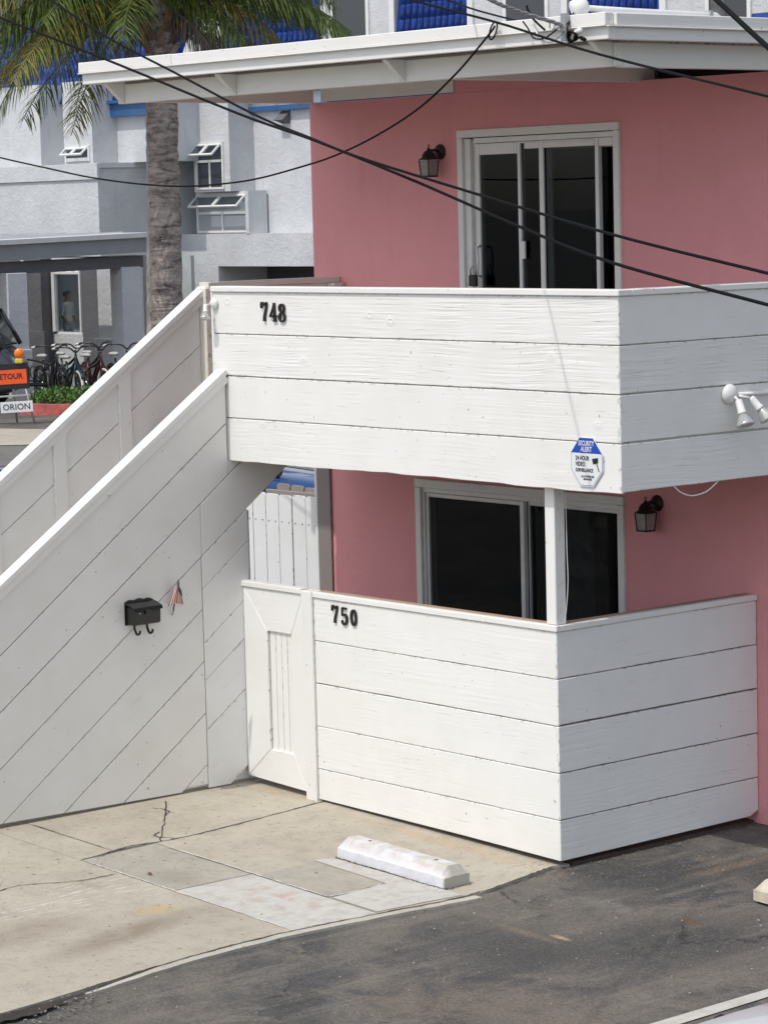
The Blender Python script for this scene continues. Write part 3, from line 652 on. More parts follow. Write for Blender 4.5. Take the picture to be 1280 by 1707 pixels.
gt = empty('garden_gate', (-2.72, 0, .1), 'white wooden patio gate with recessed slatted panel', 'gate')
X0, X1, Z0, Z1 = -3.040, -2.404, .125, 1.425; a0, a1, c0, c1 = -2.79, -2.535, .345, 1.147
yg = .002
for nm, pl_, gd in (('frame_board', [(X0,Z1),(a0,c1),(a1,c1),(X1,Z1)], (1,0,0)), ('frame_board', [(X0,Z0+.01),(X1,Z0-.015),(a1,c0),(a0,c0)], (1,0,0)),
                ('frame_board', [(X0,Z0+.01),(a0,c0),(a0,c1),(X0,Z1)], (0,0,1)), ('frame_board', [(X1,Z0-.015),(X1,Z1),(a1,c1),(a1,c0)], (0,0,1))):
    cx = sum(p[0] for p in pl_)/4; cz = sum(p[1] for p in pl_)/4
    prism(nm, [(cx+(x-cx)*.9965, cz+(z-cz)*.9965) for x, z in pl_], (0, yg+jit(.001), 0), (1,0,0), (0,0,1), .03, 'white', gt, gd, .003)
for k in range(4):
    s = (a1-a0-.006)/4; box('slat', (a0+.003+k*s+.002, yg+.017, c0-.01), (a0+.003+(k+1)*s-.002, yg+.032, c1+.01), 'white', gt, .003)
box('backing', (X0+.02, yg+.034, Z0+.03), (X1-.02, yg+.045, Z1-.01), 'white_smooth', gt, 0)
box('cap', (X0-.004, yg-.012, 1.428), (X1-.001, yg+.055, 1.465), 'trim', gt, .004)

# ------------------------------------------------------------------ outside staircase
XS_ = -3.047; XFAR = -4.10
stc = empty('staircase', (-3.5, -1.5, .09), 'white plank sided outdoor staircase rising to the balcony', 'staircase')
SLP = .735; C1 = 1.171; DC = .349
def gl_(c, y): return c+SLP*(y+1.94)
gd = (0, 1, SLP)
def stair_plank(poly, mat='white_smooth', off=0.0, x=XS_):
    if len(poly) >= 3: prism('plank', poly, (x+off, 0, 0), (0,1,0), (0,0,1), .022, mat, stc, gd, .0025)
YLOW, YBAL, YEND = -3.3, YB-.018, .062
CAPS = .691
def capz(y): return 2.862+CAPS*(y+.072)          # underside of the cap of the near rail
big = [(YLOW,.02),(1.3,.02),(1.3,4.2),(YLOW,4.2)]
def band(c_hi, c_lo, y0, y1, base=big, gap=.0042):
    p = clip(base, -1, 0, -y0); p = clip(p, 1, 0, y1)
    if c_hi is not None: p = clip(p, -SLP, 1, c_hi+SLP*1.94-gap)
    if c_lo is not None: p = clip(p, SLP, -1, -(c_lo+SLP*1.94+gap))
    return p
def floor_clip(p, zl=.090): return clip(p, -.012, -1, -zl)
# rail planks end against the balcony front
p = clip(band(None, C1, YLOW, YBAL), -CAPS, 1, 2.862+CAPS*.072); stair_plank(p)
p1 = band(C1, C1-DC, YLOW, YBAL); stair_plank(p1, off=-.001)
# below the balcony the stringer planks run on upwards behind it
prism('plank', clip(band(C1, C1-DC, YBAL+.004, .95), 0, 1, ZB-.004), (XS_-.0025, 0, 0), (0,1,0), (0,0,1), .022, 'white_smooth', stc, gd, .0025)
prism('plank', clip(band(C1-DC, C1-2*DC, -.325, .95), 0, 1, ZB-.004), (XS_+.0005, 0, 0), (0,1,0), (0,0,1), .022, 'white_smooth', stc, gd, .0025)
stair_plank(floor_clip(band(C1-DC, C1-2*DC, YLOW, -.329)), off=.0)
YS_ = -.333
for k in range(2, 7):
    q = floor_clip(band(C1-k*DC, C1-(k+1)*DC, YLOW, YS_-.002, gap=.003+(.0015 if k == 4 else 0)), .092 if k < 6 else .12)
    stair_plank(q, 'white_smooth', jit(.001))
# access panel to the right of the seam
pc = [C1-2*DC, C1-2*DC-.215, C1-2*DC-.58, C1-2*DC-.83, C1-2*DC-1.17, C1-2*DC-1.7]
for k in range(5):
    q = floor_clip(band(pc[k], pc[k+1], YS_+.004, YEND-.002, gap=.002), .094); stair_plank(q, 'white', .003+jit(.0015))
prism('backing', clip(clip([(YLOW,.11),(.05,.11),(.05,4),(YLOW,4)], -CAPS, 1, 2.85+CAPS*.072), -SLP, 1, 3.2), (XS_-.0245, 0, 0), (0,1,0), (0,0,1), .03, 'white_smooth', stc, gd, 0)
box('edge_post', (XS_-.085, YEND, .10), (XS_-.022, YEND+.03, 1.93), 'white', stc)
def sloped(name, x0, x1, ya, za, yb, zb, th, mat, bev=.004):
    d = Vector((0, yb-ya, zb-za)); L = d.length; d.normalize()
    m = frame((( x0+x1)/2, (ya+yb)/2, (za+zb)/2), d, (0,0,1)); h = (x1-x0)/2
    v, f = box_data((-L/2, -h, -th), (L/2, h, 0)); return mesh_obj(name, v, f, mat, stc, m, bevel=bev)
sloped('rail_cap', XS_-.085, XS_+.016, YLOW, 2.905+CAPS*(YLOW+.072), YBAL, 2.905+CAPS*(YBAL+.072), .038, 'trim')
sloped('cap_trim', XS_+.0005, XS_+.013, YLOW, 2.862+CAPS*(YLOW+.072), YBAL, 2.862+CAPS*(YBAL+.072), .05, 'white_smooth')
# newel at the foot
box('newel', (XS_-.09, YLOW-.1, .08), (XS_+.0, YLOW-.002, .85), 'trim', stc)
# far rail
FS = .696; YT = .515
def fz(y): return 3.397-FS*(YT-y)
far_top = [(YLOW,fz(YLOW)-.03),(YT,fz(YT)-.03)]
pol = [(YLOW, fz(YLOW)-1.05), (YT-.02, fz(YT)-1.05), (YT-.02, fz(YT-.02)-.045), (YLOW, fz(YLOW)-.045)]
gf = (0,1,FS)
for k in range(4):
    hi = -.045-k*.345; lo = hi-.345+.006
    prism('plank', [(YLOW, fz(YLOW)+lo), (YT-.02, fz(YT-.02)+lo), (YT-.02, fz(YT-.02)+hi), (YLOW, fz(YLOW)+hi)], (XFAR, 0, 0), (0,1,0), (0,0,1), .022, 'white_smooth', stc, gf, .0025)
prism('backing', [(YLOW, fz(YLOW)-1.4), (YT-.03, fz(YT)-1.4), (YT-.03, fz(YT-.03)-.06), (YLOW, fz(YLOW)-.06)], (XFAR-.0245, 0, 0), (0,1,0), (0,0,1), .02, 'white_smooth', stc, gf, 0)
for y in (-.23, -.78, -1.33, -1.88, -2.43):
    prism('batten', [(y, fz(y)-1.2), (y+.10, fz(y+.10)-1.2), (y+.10, fz(y+.10)-.046), (y, fz(y)-.046)], (XFAR+.026, 0, 0), (0,1,0), (0,0,1), .025, 'white_smooth', stc, (0,0,1), .003)
sloped('rail_cap', XFAR-.06, XFAR+.045, YLOW, fz(YLOW), YT+.02, fz(YT+.02), .038, 'trim')
sloped('cap_trim', XFAR+.002, XFAR+.028, YLOW, fz(YLOW)-.04, YT-.02, fz(YT-.02)-.04, .055, 'white_smooth')
box('post', (XFAR-.02, YT-.017, 2.2), (XFAR+.075, YT+.075, 3.395), 'cream', stc)
box('landing_board', (XFAR-.0, YT+.077, 2.42), (XFAR+.022, D-.005, 3.36), 'cream', stc); box('landing_cap', (XFAR-.05, YT+.022, 3.398), (XFAR+.06, D-.005, 3.437), 'cream', stc); box('landing_trim', (XFAR+.0225, YT+.077, 3.27), (XFAR+.04, D-.006, 3.396), 'cream', stc)
box('landing_post', (XFAR+.0425, D-.11, 2.42), (XFAR+.12, D-.006, 3.395), 'cream', stc)
box('landing_deck', (XFAR+.024, .42, 2.30), (-3.21, D-.005, 2.42), 'white_smooth', stc)
nst = 13
for k in range(nst):
    y = .40-(k+1)*.262; z = 2.41-(k+1)*.182
    box('tread', (XFAR+.028, y, z-.04), (XS_-.095, y+.275, z), 'white_smooth', stc, .004)

# ------------------------------------------------------------------ fence beyond the stairs
pf = empty('picket_fence', (-5.0, 1.8, .12), 'white dog eared picket fence beside the house corner', 'fence')
def picket(par, x, y, wd, z0, z1, mat, th=.016):
    e = wd*.13; prism('picket', [(x, z0), (x+wd, z0), (x+wd, z1-e*.8), (x+wd-e, z1), (x+e, z1), (x, z1-e*.8)], (0, y, 0), (1,0,0), (0,0,1), th, mat, par, (0,0,1), .002)
fx = -4.395-.154
for k in range(11):
    picket(pf, fx-k*.162+jit(.002), 1.755+jit(.002), .155, .14, 1.785+jit(.006), 'picket')
    for dx in (.035,.12): 
        v, f = box_data((fx-k*.162+dx-.004, 1.750, 1.57), (fx-k*.162+dx+.004, 1.7535, 1.578)); mesh_obj('nail', v, f, 'bronze', pf, Matrix.Identity(4))
box('rail', (-6.2, 1.775, 1.53), (-4.40, 1.81, 1.62), 'picket', pf); box('rail', (-6.2, 1.775, .45), (-4.40, 1.81, .54), 'picket', pf)
bf = empty('weathered_fence', (-5.2, 2.6, .12), 'second fence behind with bare grey picket tops', 'fence')
for k in range(8): picket(bf, -4.75-k*.18+jit(.01), 2.62, .165, .14, 1.735+jit(.02), 'greywood')
box('rail', (-6.1, 2.58, 1.60), (-4.55, 2.615, 1.68), 'greywood', bf)

# ------------------------------------------------------------------ house numbers
def ribbon2d(pts, widths, closed=False):
    P = [Vector((x, y)) for x, y in pts]; k = len(P); L = []; R = []
    for i, p in enumerate(P):
        a = P[(i-1)%k] if closed or i else p; c = P[(i+1)%k] if closed or i < k-1 else p
        t = (c-a).normalized(); n = Vector((-t.y, t.x)); ww = widths(i/(k if closed else k-1), p, t)*.41
        L.append(p+n*ww); R.append(p-n*ww)
    return L, R
def ring(cx, cy, rx, ry, n=28): return [(cx+rx*math.cos(2*math.pi*i/n), cy+ry*math.sin(2*math.pi*i/n)) for i in range(n)]
def digit_strokes(ch):
    thick = .20; thin = .075
    vert = lambda s, p, t: thin+(thick-thin)*abs(t.y)**1.3
    if ch == '7': return [([(.06,.70),(.06,.93),(.16,.955),(.35,.90),(.56,.95)], lambda s, p, t: .11+.10*(s > .3), False), ([(.55,.96),(.47,.72),(.36,.45),(.29,.22),(.27,0)], lambda s, p, t: .10+.12*s, False)]
    if ch == '4': return [([(.42,1.0),(.42,0)], lambda s, p, t: .17, False), ([(.44,.98),(.24,.62),(.03,.30)], lambda s, p, t: .085, False), ([(.0,.29),(.62,.29)], lambda s, p, t: .11, False), ([(.26,.03),(.58,.03)], lambda s, p, t: .06, False)]
    if ch == '8': return [(ring(.30,.755,.185,.20), vert, True), (ring(.30,.275,.215,.235), vert, True)]
    if ch == '0': return [(ring(.30,.5,.20,.44), vert, True)]
    if ch == '5': return [([(.10,.95),(.26,.95),(.52,.93)], lambda s, p, t: .13, False), ([(.12,.97),(.11,.75),(.10,.52)], lambda s, p, t: .08, False),
                          ([(.10,.50),(.22,.58),(.38,.58),(.50,.46),(.52,.30),(.46,.12),(.32,.03),(.16,.05),(.07,.16)], lambda s, p, t: .08+.13*max(0, math.sin(s*3.1)), False), (ring(.10,.20,.03,.03,8), lambda s, p, t: .08, True)]
def make_number(label, s, org, h, adv, tilt):
    e = empty('house_number', org, label, 'house number')
    for i, ch in enumerate(s):
        parts = []
        for pts, wfn, closed in digit_strokes(ch):
            if not closed:
                sp = smooth_path([(x, y, 0) for x, y in pts], 5) if len(pts) > 3 else [Vector((x, y, 0)) for x, y in pts]; pts = [(p.x, p.y) for p in sp]
            L, R = ribbon2d(pts, wfn, closed); k = len(L); V = []; F = []
            for lst in (L, R):
                for p in lst: V.append((p.x*h, 0, p.y*h))
            for lst in (L, R):
                for p in lst: V.append((p.x*h, -.011, p.y*h))
            m = k if closed else k-1
            for j in range(m):
                q = (j+1) % k; F += [(2*k+j, 2*k+q, 3*k+q, 3*k+j), (j, q, 2*k+q, 2*k+j), (k+j, k+q, 3*k+q, 3*k+j)]
            if not closed: F += [(0, k, 3*k, 2*k), (k-1, 2*k-1, 4*k-1, 3*k-1)]
            parts.append((V, F))
        V, F = join_data(parts)
        m = Matrix.Translation(Vector(org)+Vector((i*adv, 0, i*tilt)))@Matrix.Rotation(rad(-2+jit(1.5)), 4, 'Y')
        o = mesh_obj('digit', V, F, 'number_black', e, m); o['label'] = 'black digit '+ch
make_number('black house number 748 on the balcony top board', '748', (-2.645, YB-.003, 3.212), .122, .092, -.002)
make_number('black house number 750 on the patio wall', '750', (-2.088, -.003, 1.272), .112, .094, -.002)

# ------------------------------------------------------------------ security sign
sg = empty('security_sign', (.362, YB-.008, 2.45), 'octagonal white and blue video surveillance sign on the balcony corner', 'sign')
W2, H2 = .132, .140; cx, cz = .363, 2.449; cu = .078; ct = .095
def octo(s, dy, nm, mat, th, clipz=None):
    w_, h_ = W2*s, H2*s; k = cu*s; kt = ct*s
    p = [(-w_+k,-h_),(w_-k,-h_),(w_,-h_+kt),(w_,h_-kt),(w_-k,h_),(-w_+k,h_),(-w_,h_-kt),(-w_,-h_+kt)]
    if clipz: p = clip(p, 0, -1, -clipz)
    return prism(nm, [(cx+a, cz+bq) for a, bq in p], (0, YB-dy, 0), (1,0,0), (0,0,1), th, mat, sg, (1,0,0), 0)
octo(1.0, .010, 'panel', 'signwhite', .005); octo(.965, .0106, 'border', 'signblue', .0005); octo(.945, .0112, 'face', 'signwhite', .0005); octo(1.0, .0118, 'blue_header', 'signblue', .0005, .052)
fm = lambda x, z: face_mtx((x, YB-.0128, z), (1,0,0), (0,0,1))
text('lettering', 'SECURITY', .040, 'signwhite', fm(cx, cz+.108), sg, .0003, .72, .0008); text('lettering', 'ALERT', .040, 'signwhite', fm(cx, cz+.074), sg, .0003, .80, .0008)
text('lettering', '24 HOUR', .036, 'signblack', fm(cx-.034, cz+.022), sg, .0003, .74, .0006); text('lettering', 'VIDEO', .036, 'signblack', fm(cx-.050, cz-.012), sg, .0003, .74, .0006)
text('lettering', 'SURVEILLANCE', .029, 'signblack', fm(cx-.018, cz-.047), sg, .0003, .72, .0006); text('lettering', 'ALL ACTIVITIES ARE', .0155, 'signblack', fm(cx+.008, cz-.082), sg, .0003, .75, .0004); text('lettering', 'MONITORED', .0155, 'signblack', fm(cx+.008, cz-.098), sg, .0003, .75, .0004)
prism('camera_icon', [(cx+.045,cz+.022),(cx+.095,cz+.030),(cx+.095,cz+.0),(cx+.055,cz-.010)], (0, YB-.0128, 0), (1,0,0), (0,0,1), .0005, 'signblack', sg, (1,0,0), 0)
prism('camera_icon', [(cx+.080,cz-.004),(cx+.087,cz-.004),(cx+.105,cz-.05),(cx+.098,cz-.05),(cx+.090,cz-.03)], (0, YB-.0128, 0), (1,0,0), (0,0,1), .0005, 'signblack', sg, (1,0,0), 0)

# ------------------------------------------------------------------ wall lanterns
def lantern(x, z, label, sc_=.88):
    e = empty('wall_lantern', (x, D, z), label, 'lantern', 'black carriage lanterns on the pink wall')
    o = Vector((x, D, z)); n0 = len(e.children)
    lathe('back_plate', [(.005,0),(.062,0),(.060,.012),(.048,.024),(.02,.032),(.005,.034)], 'bronze', e, Matrix.Translation(o)@Matrix.Rotation(rad(90), 4, 'X'), 24)
    tube('arm', [o+Vector(p) for p in ((0,-.02,0),(0,-.06,.015),(0,-.10,.012),(0,-.125,-.012))], .012, 'bronze', e)
    c = o+Vector((0,-.125,-.03)); t = Matrix.Translation(c)@Matrix.Rotation(rad(45), 4, 'Z')
    lathe('hood', [(.080,-.030),(.082,-.025),(.056,-.014),(.050,.010),(.034,.034),(.014,.046),(.011,.058),(.004,.062)], 'bronze', e, t, 4 if False else 16)
    tube('finial', [c+Vector((math.cos(a)*.011, 0, .074+math.sin(a)*.013)) for a in [i*math.pi/5 for i in range(10)]], .003, 'bronze', e, 6, True)
    s, s2, h = .056, .046, .125
    def q(k, zz, r): return c+Vector((r*math.cos(rad(45+90*k)), r*math.sin(rad(45+90*k)), zz))
    for k in range(4): tube('corner_bar', [q(k, -.03, s*1.414), q(k, -.03-h, s2*1.414)], .0045, 'bronze', e, 6)
    V = [q(k, -.035, s*1.33) for k in range(4)]+[q(k, -.03-h, s2*1.33) for k in range(4)]
    mesh_obj('lamp_glass', V, [(k, (k+1)%4, 4+(k+1)%4, 4+k) for k in range(4)]+[(4,5,6,7)], 'lamp_glass', e, Matrix.Identity(4))
    V = [q(k, -.03-h, s2*1.52) for k in range(4)]+[q(k, -.042-h, s2*1.52) for k in range(4)]
    mesh_obj('base_ring', V, [(0,1,2,3),(7,6,5,4)]+[(k, (k+1)%4, 4+(k+1)%4, 4+k) for k in range(4)], 'bronze', e, Matrix.Identity(4)); e.matrix_basis = e.matrix_basis@Matrix.Scale(sc_, 4)
lantern(-2.905, 4.305, 'upper black wall lantern left of the upper sliding door')
lantern(-.855, 1.975, 'lower black wall lantern under the balcony, right of the lower door')

# ------------------------------------------------------------------ floodlights
def floodlight(label, base, nrm, heads, parentname='floodlight'):
    nrm = Vector(nrm); e = empty('floodlight', base, label, 'floodlight')
    B = Vector(base); mz = B.copy(); q = nrm.to_track_quat('Z', 'Y').to_matrix().to_4x4(); q.translation = B
    lathe('round_base', [(.004,0),(.056,0),(.060,.008),(.058,.020),(.045,.036),(.02,.046),(.004,.048)], 'plastic', e, q, 24)
    for (off, d) in heads:
        p0 = B+nrm*.035+Vector(off)*.35; p1 = B+nrm*.045+Vector(off); d = Vector(d).normalized()
        tube('arm', [p0, (p0+p1)/2+nrm*.006, p1], .009, 'plastic', e, 8)
        m = d.to_track_quat('Z', 'Y').to_matrix().to_4x4(); m.translation = p1
        h = lathe('socket', [(.004,-.012),(.020,-.010),(.023,.0),(.023,.060),(.027,.064),(.027,.074),(.020,.078)], 'plastic', e, m, 18)
        lathe('bulb', [(.018,.072),(.026,.085),(.040,.110),(.052,.135),(.055,.142),(.052,.150),(.035,.158),(.004,.161)], 'bulb', e, m, 22)
    return e
MAT['bulb'] = NT('reflector_bulb_glass').out((.55,.55,.54), .12, None, Metallic=.45)
fl = floodlight('twin bulb white floodlight on the shaded balcony side', (XB+.004, .815, 2.795), (1,0,0), [((.02,.02,-.045),(.42,-.05,-1)), ((.02,.13,-.035),(.45,.48,-.80))])
tube('conduit', [(XB+.02,.87,2.79),(XB+.02,1.7,2.775)], .012, 'plastic', fl, 10)
f2 = floodlight('small white painted spotlight at the left end of the balcony', (-3.150, YB-.004, 3.325), (0,-1,0), [((-.03,-.06,-.02),(.25,-.25,-1))]); f2.matrix_basis = f2.matrix_basis@Matrix.Scale(.62, 4)
lp = tube('loose_wire', smooth_path([(XB-.01,.36,ZB+.01),(XB-.01,.42,ZB-.035),(XB-.01,.52,ZB-.062),(XB-.01,.64,ZB-.045),(XB-.01,.74,ZB+.01)]), .0042, 'plastic'); tag(lp, 'loop of white wire sagging under the balcony edge', 'wire')
lp = tube('post_wire', smooth_path([(.004,.06,1.46),(.010,.075,1.56),(.016,.085,1.72),(.006,.09,1.9),(.003,.09,2.26)]), .0025, 'plastic'); tag(lp, 'thin white wire running down beside the balcony corner post', 'wire')

# ------------------------------------------------------------------ mailbox and flag
mb = empty('mailbox', (XS_, -.81, 1.33), 'black wall mailbox hanging on the stair planks', 'mailbox')
yA, yB_, zA, zB_ = -.965, -.735, 1.272, 1.430
prof = [(0,zA),(.075,zA),(.092,zA+.012),(.095,zA+.09),(.088,zA+.112),(0,zA+.118)]
V = [(XS_+.006+x, yA+.012, z) for x, z in prof]+[(XS_+.006+x, yB_-.012, z) for x, z in prof]; k = len(prof)
mesh_obj('box', V, [tuple(range(k)), tuple(range(2*k-1,k-1,-1))]+[(i, (i+1)%k, k+(i+1)%k, k+i) for i in range(k)], 'black', mb, Matrix.Identity(4), bevel=.003)
bp = [(yA,zA-.004),(yB_,zA-.004),(yB_,zB_-.012)]+[(yB_-(yB_-yA)*i/16, zB_-.012+.010*math.sin(i*math.pi/16)+.010*abs(math.sin(i*math.pi/5.33))) for i in range(1,16)]+[(yA,zB_-.012)]
prism('back_plate', bp, (XS_+.005, 0, 0), (0,1,0), (0,0,1), .004, 'black', mb, (0,1,0), 0)
lid = [(.0,zB_-.014),(.030,zB_-.018),(.098,zA+.118),(.104,zA+.098),(.098,zA+.095),(.090,zA+.112),(.02,zB_-.026),(.0,zB_-.026)]
V = [(XS_+.008+x, yA+.002, z) for x, z in lid]+[(XS_+.008+x, yB_-.002, z) for x, z in lid]; k = len(lid)
mesh_obj('lid', V, [tuple(range(k)), tuple(range(2*k-1,k-1,-1))]+[(i, (i+1)%k, k+(i+1)%k, k+i) for i in range(k)], 'black', mb, Matrix.Identity(4))
box('latch', (XS_+.104, -.873, zA+.070), (XS_+.116, -.833, zA+.102), 'black', mb, .002)
for y in (yA+.055, yB_-.075): tube('hook', smooth_path([(XS_+.03,y,zA+.002),(XS_+.032,y,zA-.03),(XS_+.055,y,zA-.062),(XS_+.085,y,zA-.055),(XS_+.092,y,zA-.035)]), .008, 'black', mb)
for y, z in ((yA+.06,zB_-.03),(yB_-.08,zB_-.03),(yA+.05,zA+.08)): 
    lathe('rivet', [(.001,0),(.006,0),(.005,.003),(.001,.004)], 'chrome', mb, Matrix.Translation((XS_+.045+(.057 if z < 1.36 else 0), y, z))@Matrix.Rotation(rad(60), 4, 'Y'), 8)
fg = empty('small_flag', (XS_, -.585, 1.40), 'little faded striped flag on a stick beside the mailbox', 'flag')
tube('stick', [(XS_+.02,-.592,1.315),(XS_+.045,-.585,1.42),(XS_+.07,-.576,1.536)], .0045, 'bronze', fg, 6)
lathe('holder', [(.002,0),(.008,0),(.008,.03),(.004,.032)], 'galv', fg, Matrix.Translation((XS_+.016,-.594,1.298)), 8)
def cloth(y0, y1, nm, seed, kk):
    """one half of the folded cloth, hanging from the stick top; red and white stripes, blue canton"""
    random.seed(seed); nu, nv = 8, 11; V = []; F = []; Ms = []
    for i in range(nu+1):
        for j in range(nv+1):
            u, vq = i/nu, j/nv
            y = -.577+(y1*u)*(.35+.65*vq)-.008*vq; z = 1.528-vq*.148-u*.06*(1-.3*vq)+.02*u*vq
            V.append((XS_+.066-.025*vq+.010*math.sin(u*5+kk), y, z))
    for i in range(nu):
        for j in range(nv):
            F.append((i*(nv+1)+j, (i+1)*(nv+1)+j, (i+1)*(nv+1)+j+1, i*(nv+1)+j+1))
            Ms.append(2 if (j < 5 and i < 8 and kk) else (i % 2))
    o = mesh_obj(nm, V, F, ['flagred','flagwhite','flagblue'], fg, Matrix.Identity(4), smooth=True)
    for p_, m_ in zip(o.data.polygons, Ms): p_.material_index = m_
cloth(0, .075, 'cloth', 3, 1); cloth(0, -.062, 'cloth', 4, 0)
random.seed(11)

# ------------------------------------------------------------------ wheel stops
def wheel_stop(x0, y0, L, rot, label, mat):
    m0 = Matrix.Translation((x0, y0, gz(x0)+.005))@Matrix.Rotation(math.atan(.028)*math.cos(rot), 4, 'Y')@Matrix.Rotation(rot, 4, 'Z')
    n = 22; V = []; F = []
    prof = [(-.098,.0),(-.098,.062),(-.088,.072),(-.052,.118),(-.040,.124),(.040,.124),(.052,.118),(.088,.072),(.098,.062),(.098,0)]; k = len(prof)
    for i in range(n+1):
        x = L*i/n; e = min(i, n-i); zs = .52 if e == 0 else (.97 if e == 1 else 1)
        if e == 1: x += (-.012 if i == 1 else .012)
        for (y, z) in prof: V.append((x+jit(.002), y+jit(.0025), (min(z, .065) if e == 0 else z)+jit(.002)*(z > 0)))
    for i in range(n):
        for j in range(k-1): F.append((i*k+j, (i+1)*k+j, (i+1)*k+j+1, i*k+j+1))
    F += [tuple(range(k)), tuple(range((n+1)*k-1, n*k-1, -1))]
    o = mesh_obj('wheel_stop', V, F, mat, None, m0, bevel=0); tag(o, label, 'wheel stop', 'concrete wheel stops'); return o
def stop_mat():
    t = NT('chipped_white_wheel_stop'); v = t.coords(rnd=False); n = t.noise(v, 9, 6, .72); n3 = t.noise(v, 70, 4, .7)
    sp = t.n('SeparateXYZ'); t.l(v, sp.inputs[0])
    c = t.mix(t.ramp(n, [(.35, 0.0), (.7, 1.0)]), (.60,.60,.64), (.70,.70,.73))
    topw = t.math('MULTIPLY', t.ramp(sp.outputs['Z'], [(.060, 0.0), (.10, 1.0)]), t.ramp(n, [(.38, .0), (.55, .8)]))
    c = t.mix(topw, c, (.46,.42,.36)); c = t.mix(t.ramp(n3, [(.68, 0.0), (.76, .8)]), c, (.22,.18,.14))
    endw = t.math('MULTIPLY', t.ramp(sp.outputs['X'], [(.955, 0.0), (.965, 1.0)]), .75); c = t.mix(endw, c, (.46,.42,.33))
    return t.out(c, .8, t.bump(t.math('ADD', n3, n), .5, .006))
MAT['stop'] = stop_mat(); MAT['stop2'] = simple('cream_wheel_stop', (.52,.47,.37), .85, 0, .2, 9, .004, 60)
wheel_stop(-1.055, -.755, .975, 0.0, 'chipped white concrete wheel stop on the driveway below the patio wall', 'stop')
for x in (-.86, -.26):
    lathe('anchor_pin', [(.001,0),(.012,0),(.011,.004),(.001,.005)], 'twig', bpy.data.objects['wheel_stop'], Matrix.Translation((x, -.755, gz(x)+.128)), 10)
ribbon('dirt_line', [(-1.07,-.86),(-.8,-.862),(-.5,-.858),(-.2,-.862),(-.06,-.85)], .016, .0095, 'crack', 14, .5)
ribbon('dirt_line', [(-.072,-.855),(-.066,-.76),(-.072,-.65)], .014, .0095, 'crack', 10, .5)
wheel_stop(1.262, .40, 1.2, rad(-3), 'cream concrete wheel stop on the asphalt at the right edge', 'stop2')

# ------------------------------------------------------------------ cables and service head
def cable(label, pts, r, mat='cable', n=8, name='overhead_cable', grp='overhead cables'):
    o = tube(name, smooth_path(pts, 8), r, mat, None, n); tag(o, label, 'cable', grp); return o
cable('long black cable, lower of the two crossing in front of the upper door', [(3.699,-6.198,4.648),(3.952,-6.221,4.585),(4.633,-6.226,4.393),(5.285,-6.262,4.215),(5.751,-6.349,4.12),(6.246,-6.407,3.995),(6.711,-6.498,3.882),(7.157,-6.608,3.792),(7.807,-6.788,3.707),(8.107,-6.905,3.676)], .0041)
cable('long black cable, upper of the two crossing in front of the upper door', [(3.797,-6.067,4.734),(4.057,-6.088,4.636),(4.436,-6.13,4.491),(4.837,-6.147,4.352),(5.319,-6.223,4.208),(5.7,-6.33,4.131),(5.984,-6.393,4.07),(6.478,-6.447,3.97),(7.153,-6.602,3.858),(7.803,-6.782,3.774),(8.103,-6.899,3.743)], .0038)
cable('black cable slanting across the roof fascia towards the right', [(.969,-2.188,5.051),(1.531,-2.323,4.918),(2.322,-2.505,4.757),(3.209,-2.734,4.56),(4.64,-3.263,4.314),(5.218,-3.527,4.226)], .0058)
cable('thickest black cable cutting the top right corner', [(7.625,-6.878,4.448),(7.833,-6.962,4.343),(8.044,-7.042,4.233),(8.262,-7.115,4.12)], .0056)
cable('thin black service wire sagging from the roof edge past the palm trunk', [(-.162,-.245,4.952),(-.17,-.26,4.926),(-.275,-.26,4.847),(-.488,-.26,4.697),(-.815,-.26,4.517),(-1.208,-.26,4.369),(-1.638,-.24,4.259),(-2.047,-.2,4.196),(-2.585,-.12,4.137),(-3.132,0,4.113),(-3.734,.12,4.108),(-4.517,.3,4.14),(-5.406,.5,4.205),(-6.26,.7,4.291),(-7.32,.95,4.402),(-8.255,1.2,4.511)], .0062)
cable('thin wire passing above the balcony corner from the roof to the street', [(-.9,.8,5.02),(-.45,-.1,5.06),(-.18,-.62,5.10),(.062,-1.093,5.15),(.324,-1.602,5.20),(.9,-2.7,5.32),(2.6,-6.0,5.8)], .006)
lo = tube('wire_loop', [(-.165+.028*math.cos(a)+.02*math.sin(a), -.255, 4.925+.05*math.sin(a)) for a in [i*math.pi/8 for i in range(16)]], .005, 'cable', None, 6, True); tag(lo, 'small loop of black wire tied at the roof edge', 'wire')
ws = empty('weatherhead', (.40, -.15, 4.97), 'white service weatherhead with tangled wires on the roof corner', 'weatherhead')
m = Vector((-.35,-.55,-.25)).normalized().to_track_quat('Z', 'Y').to_matrix().to_4x4(); m.translation = Vector((.405,-.11,5.025))
lathe('cap', [(.004,-.045),(.040,-.040),(.052,-.015),(.055,.01),(.050,.045),(.038,.055),(.004,.056)], 'plastic', ws, m, 18)
tube('conduit', [(.40,-.09,5.02),(.40,.3,5.012),(.40,1.0,5.005),(.40,1.06,4.97)], .017, 'plastic', ws, 10)
box('strap', (.375,.93,4.955), (.425,.955,5.03), 'galv', ws, .002)
box('bracket_plate', (.395,-.262,4.83), (.435,-.226,4.985), 'galv', ws)
def coil(c, r, n, mat='cable', rr=.0045):
    P = [Vector(c)+Vector((r*math.cos(i*.7)*(1+.2*math.sin(i*1.3)), -.01*math.sin(i*.9), r*.8*math.sin(i*.7)*(1+.25*math.cos(i*2.1)))) for i in range(n)]
    tube('wire', smooth_path(P, 3), rr, mat, ws, 6)
coil((.505,-.275,4.850), .034, 34, 'cable', .0060); coil((.33,-.26,4.92), .030, 12, 'galv', .004)
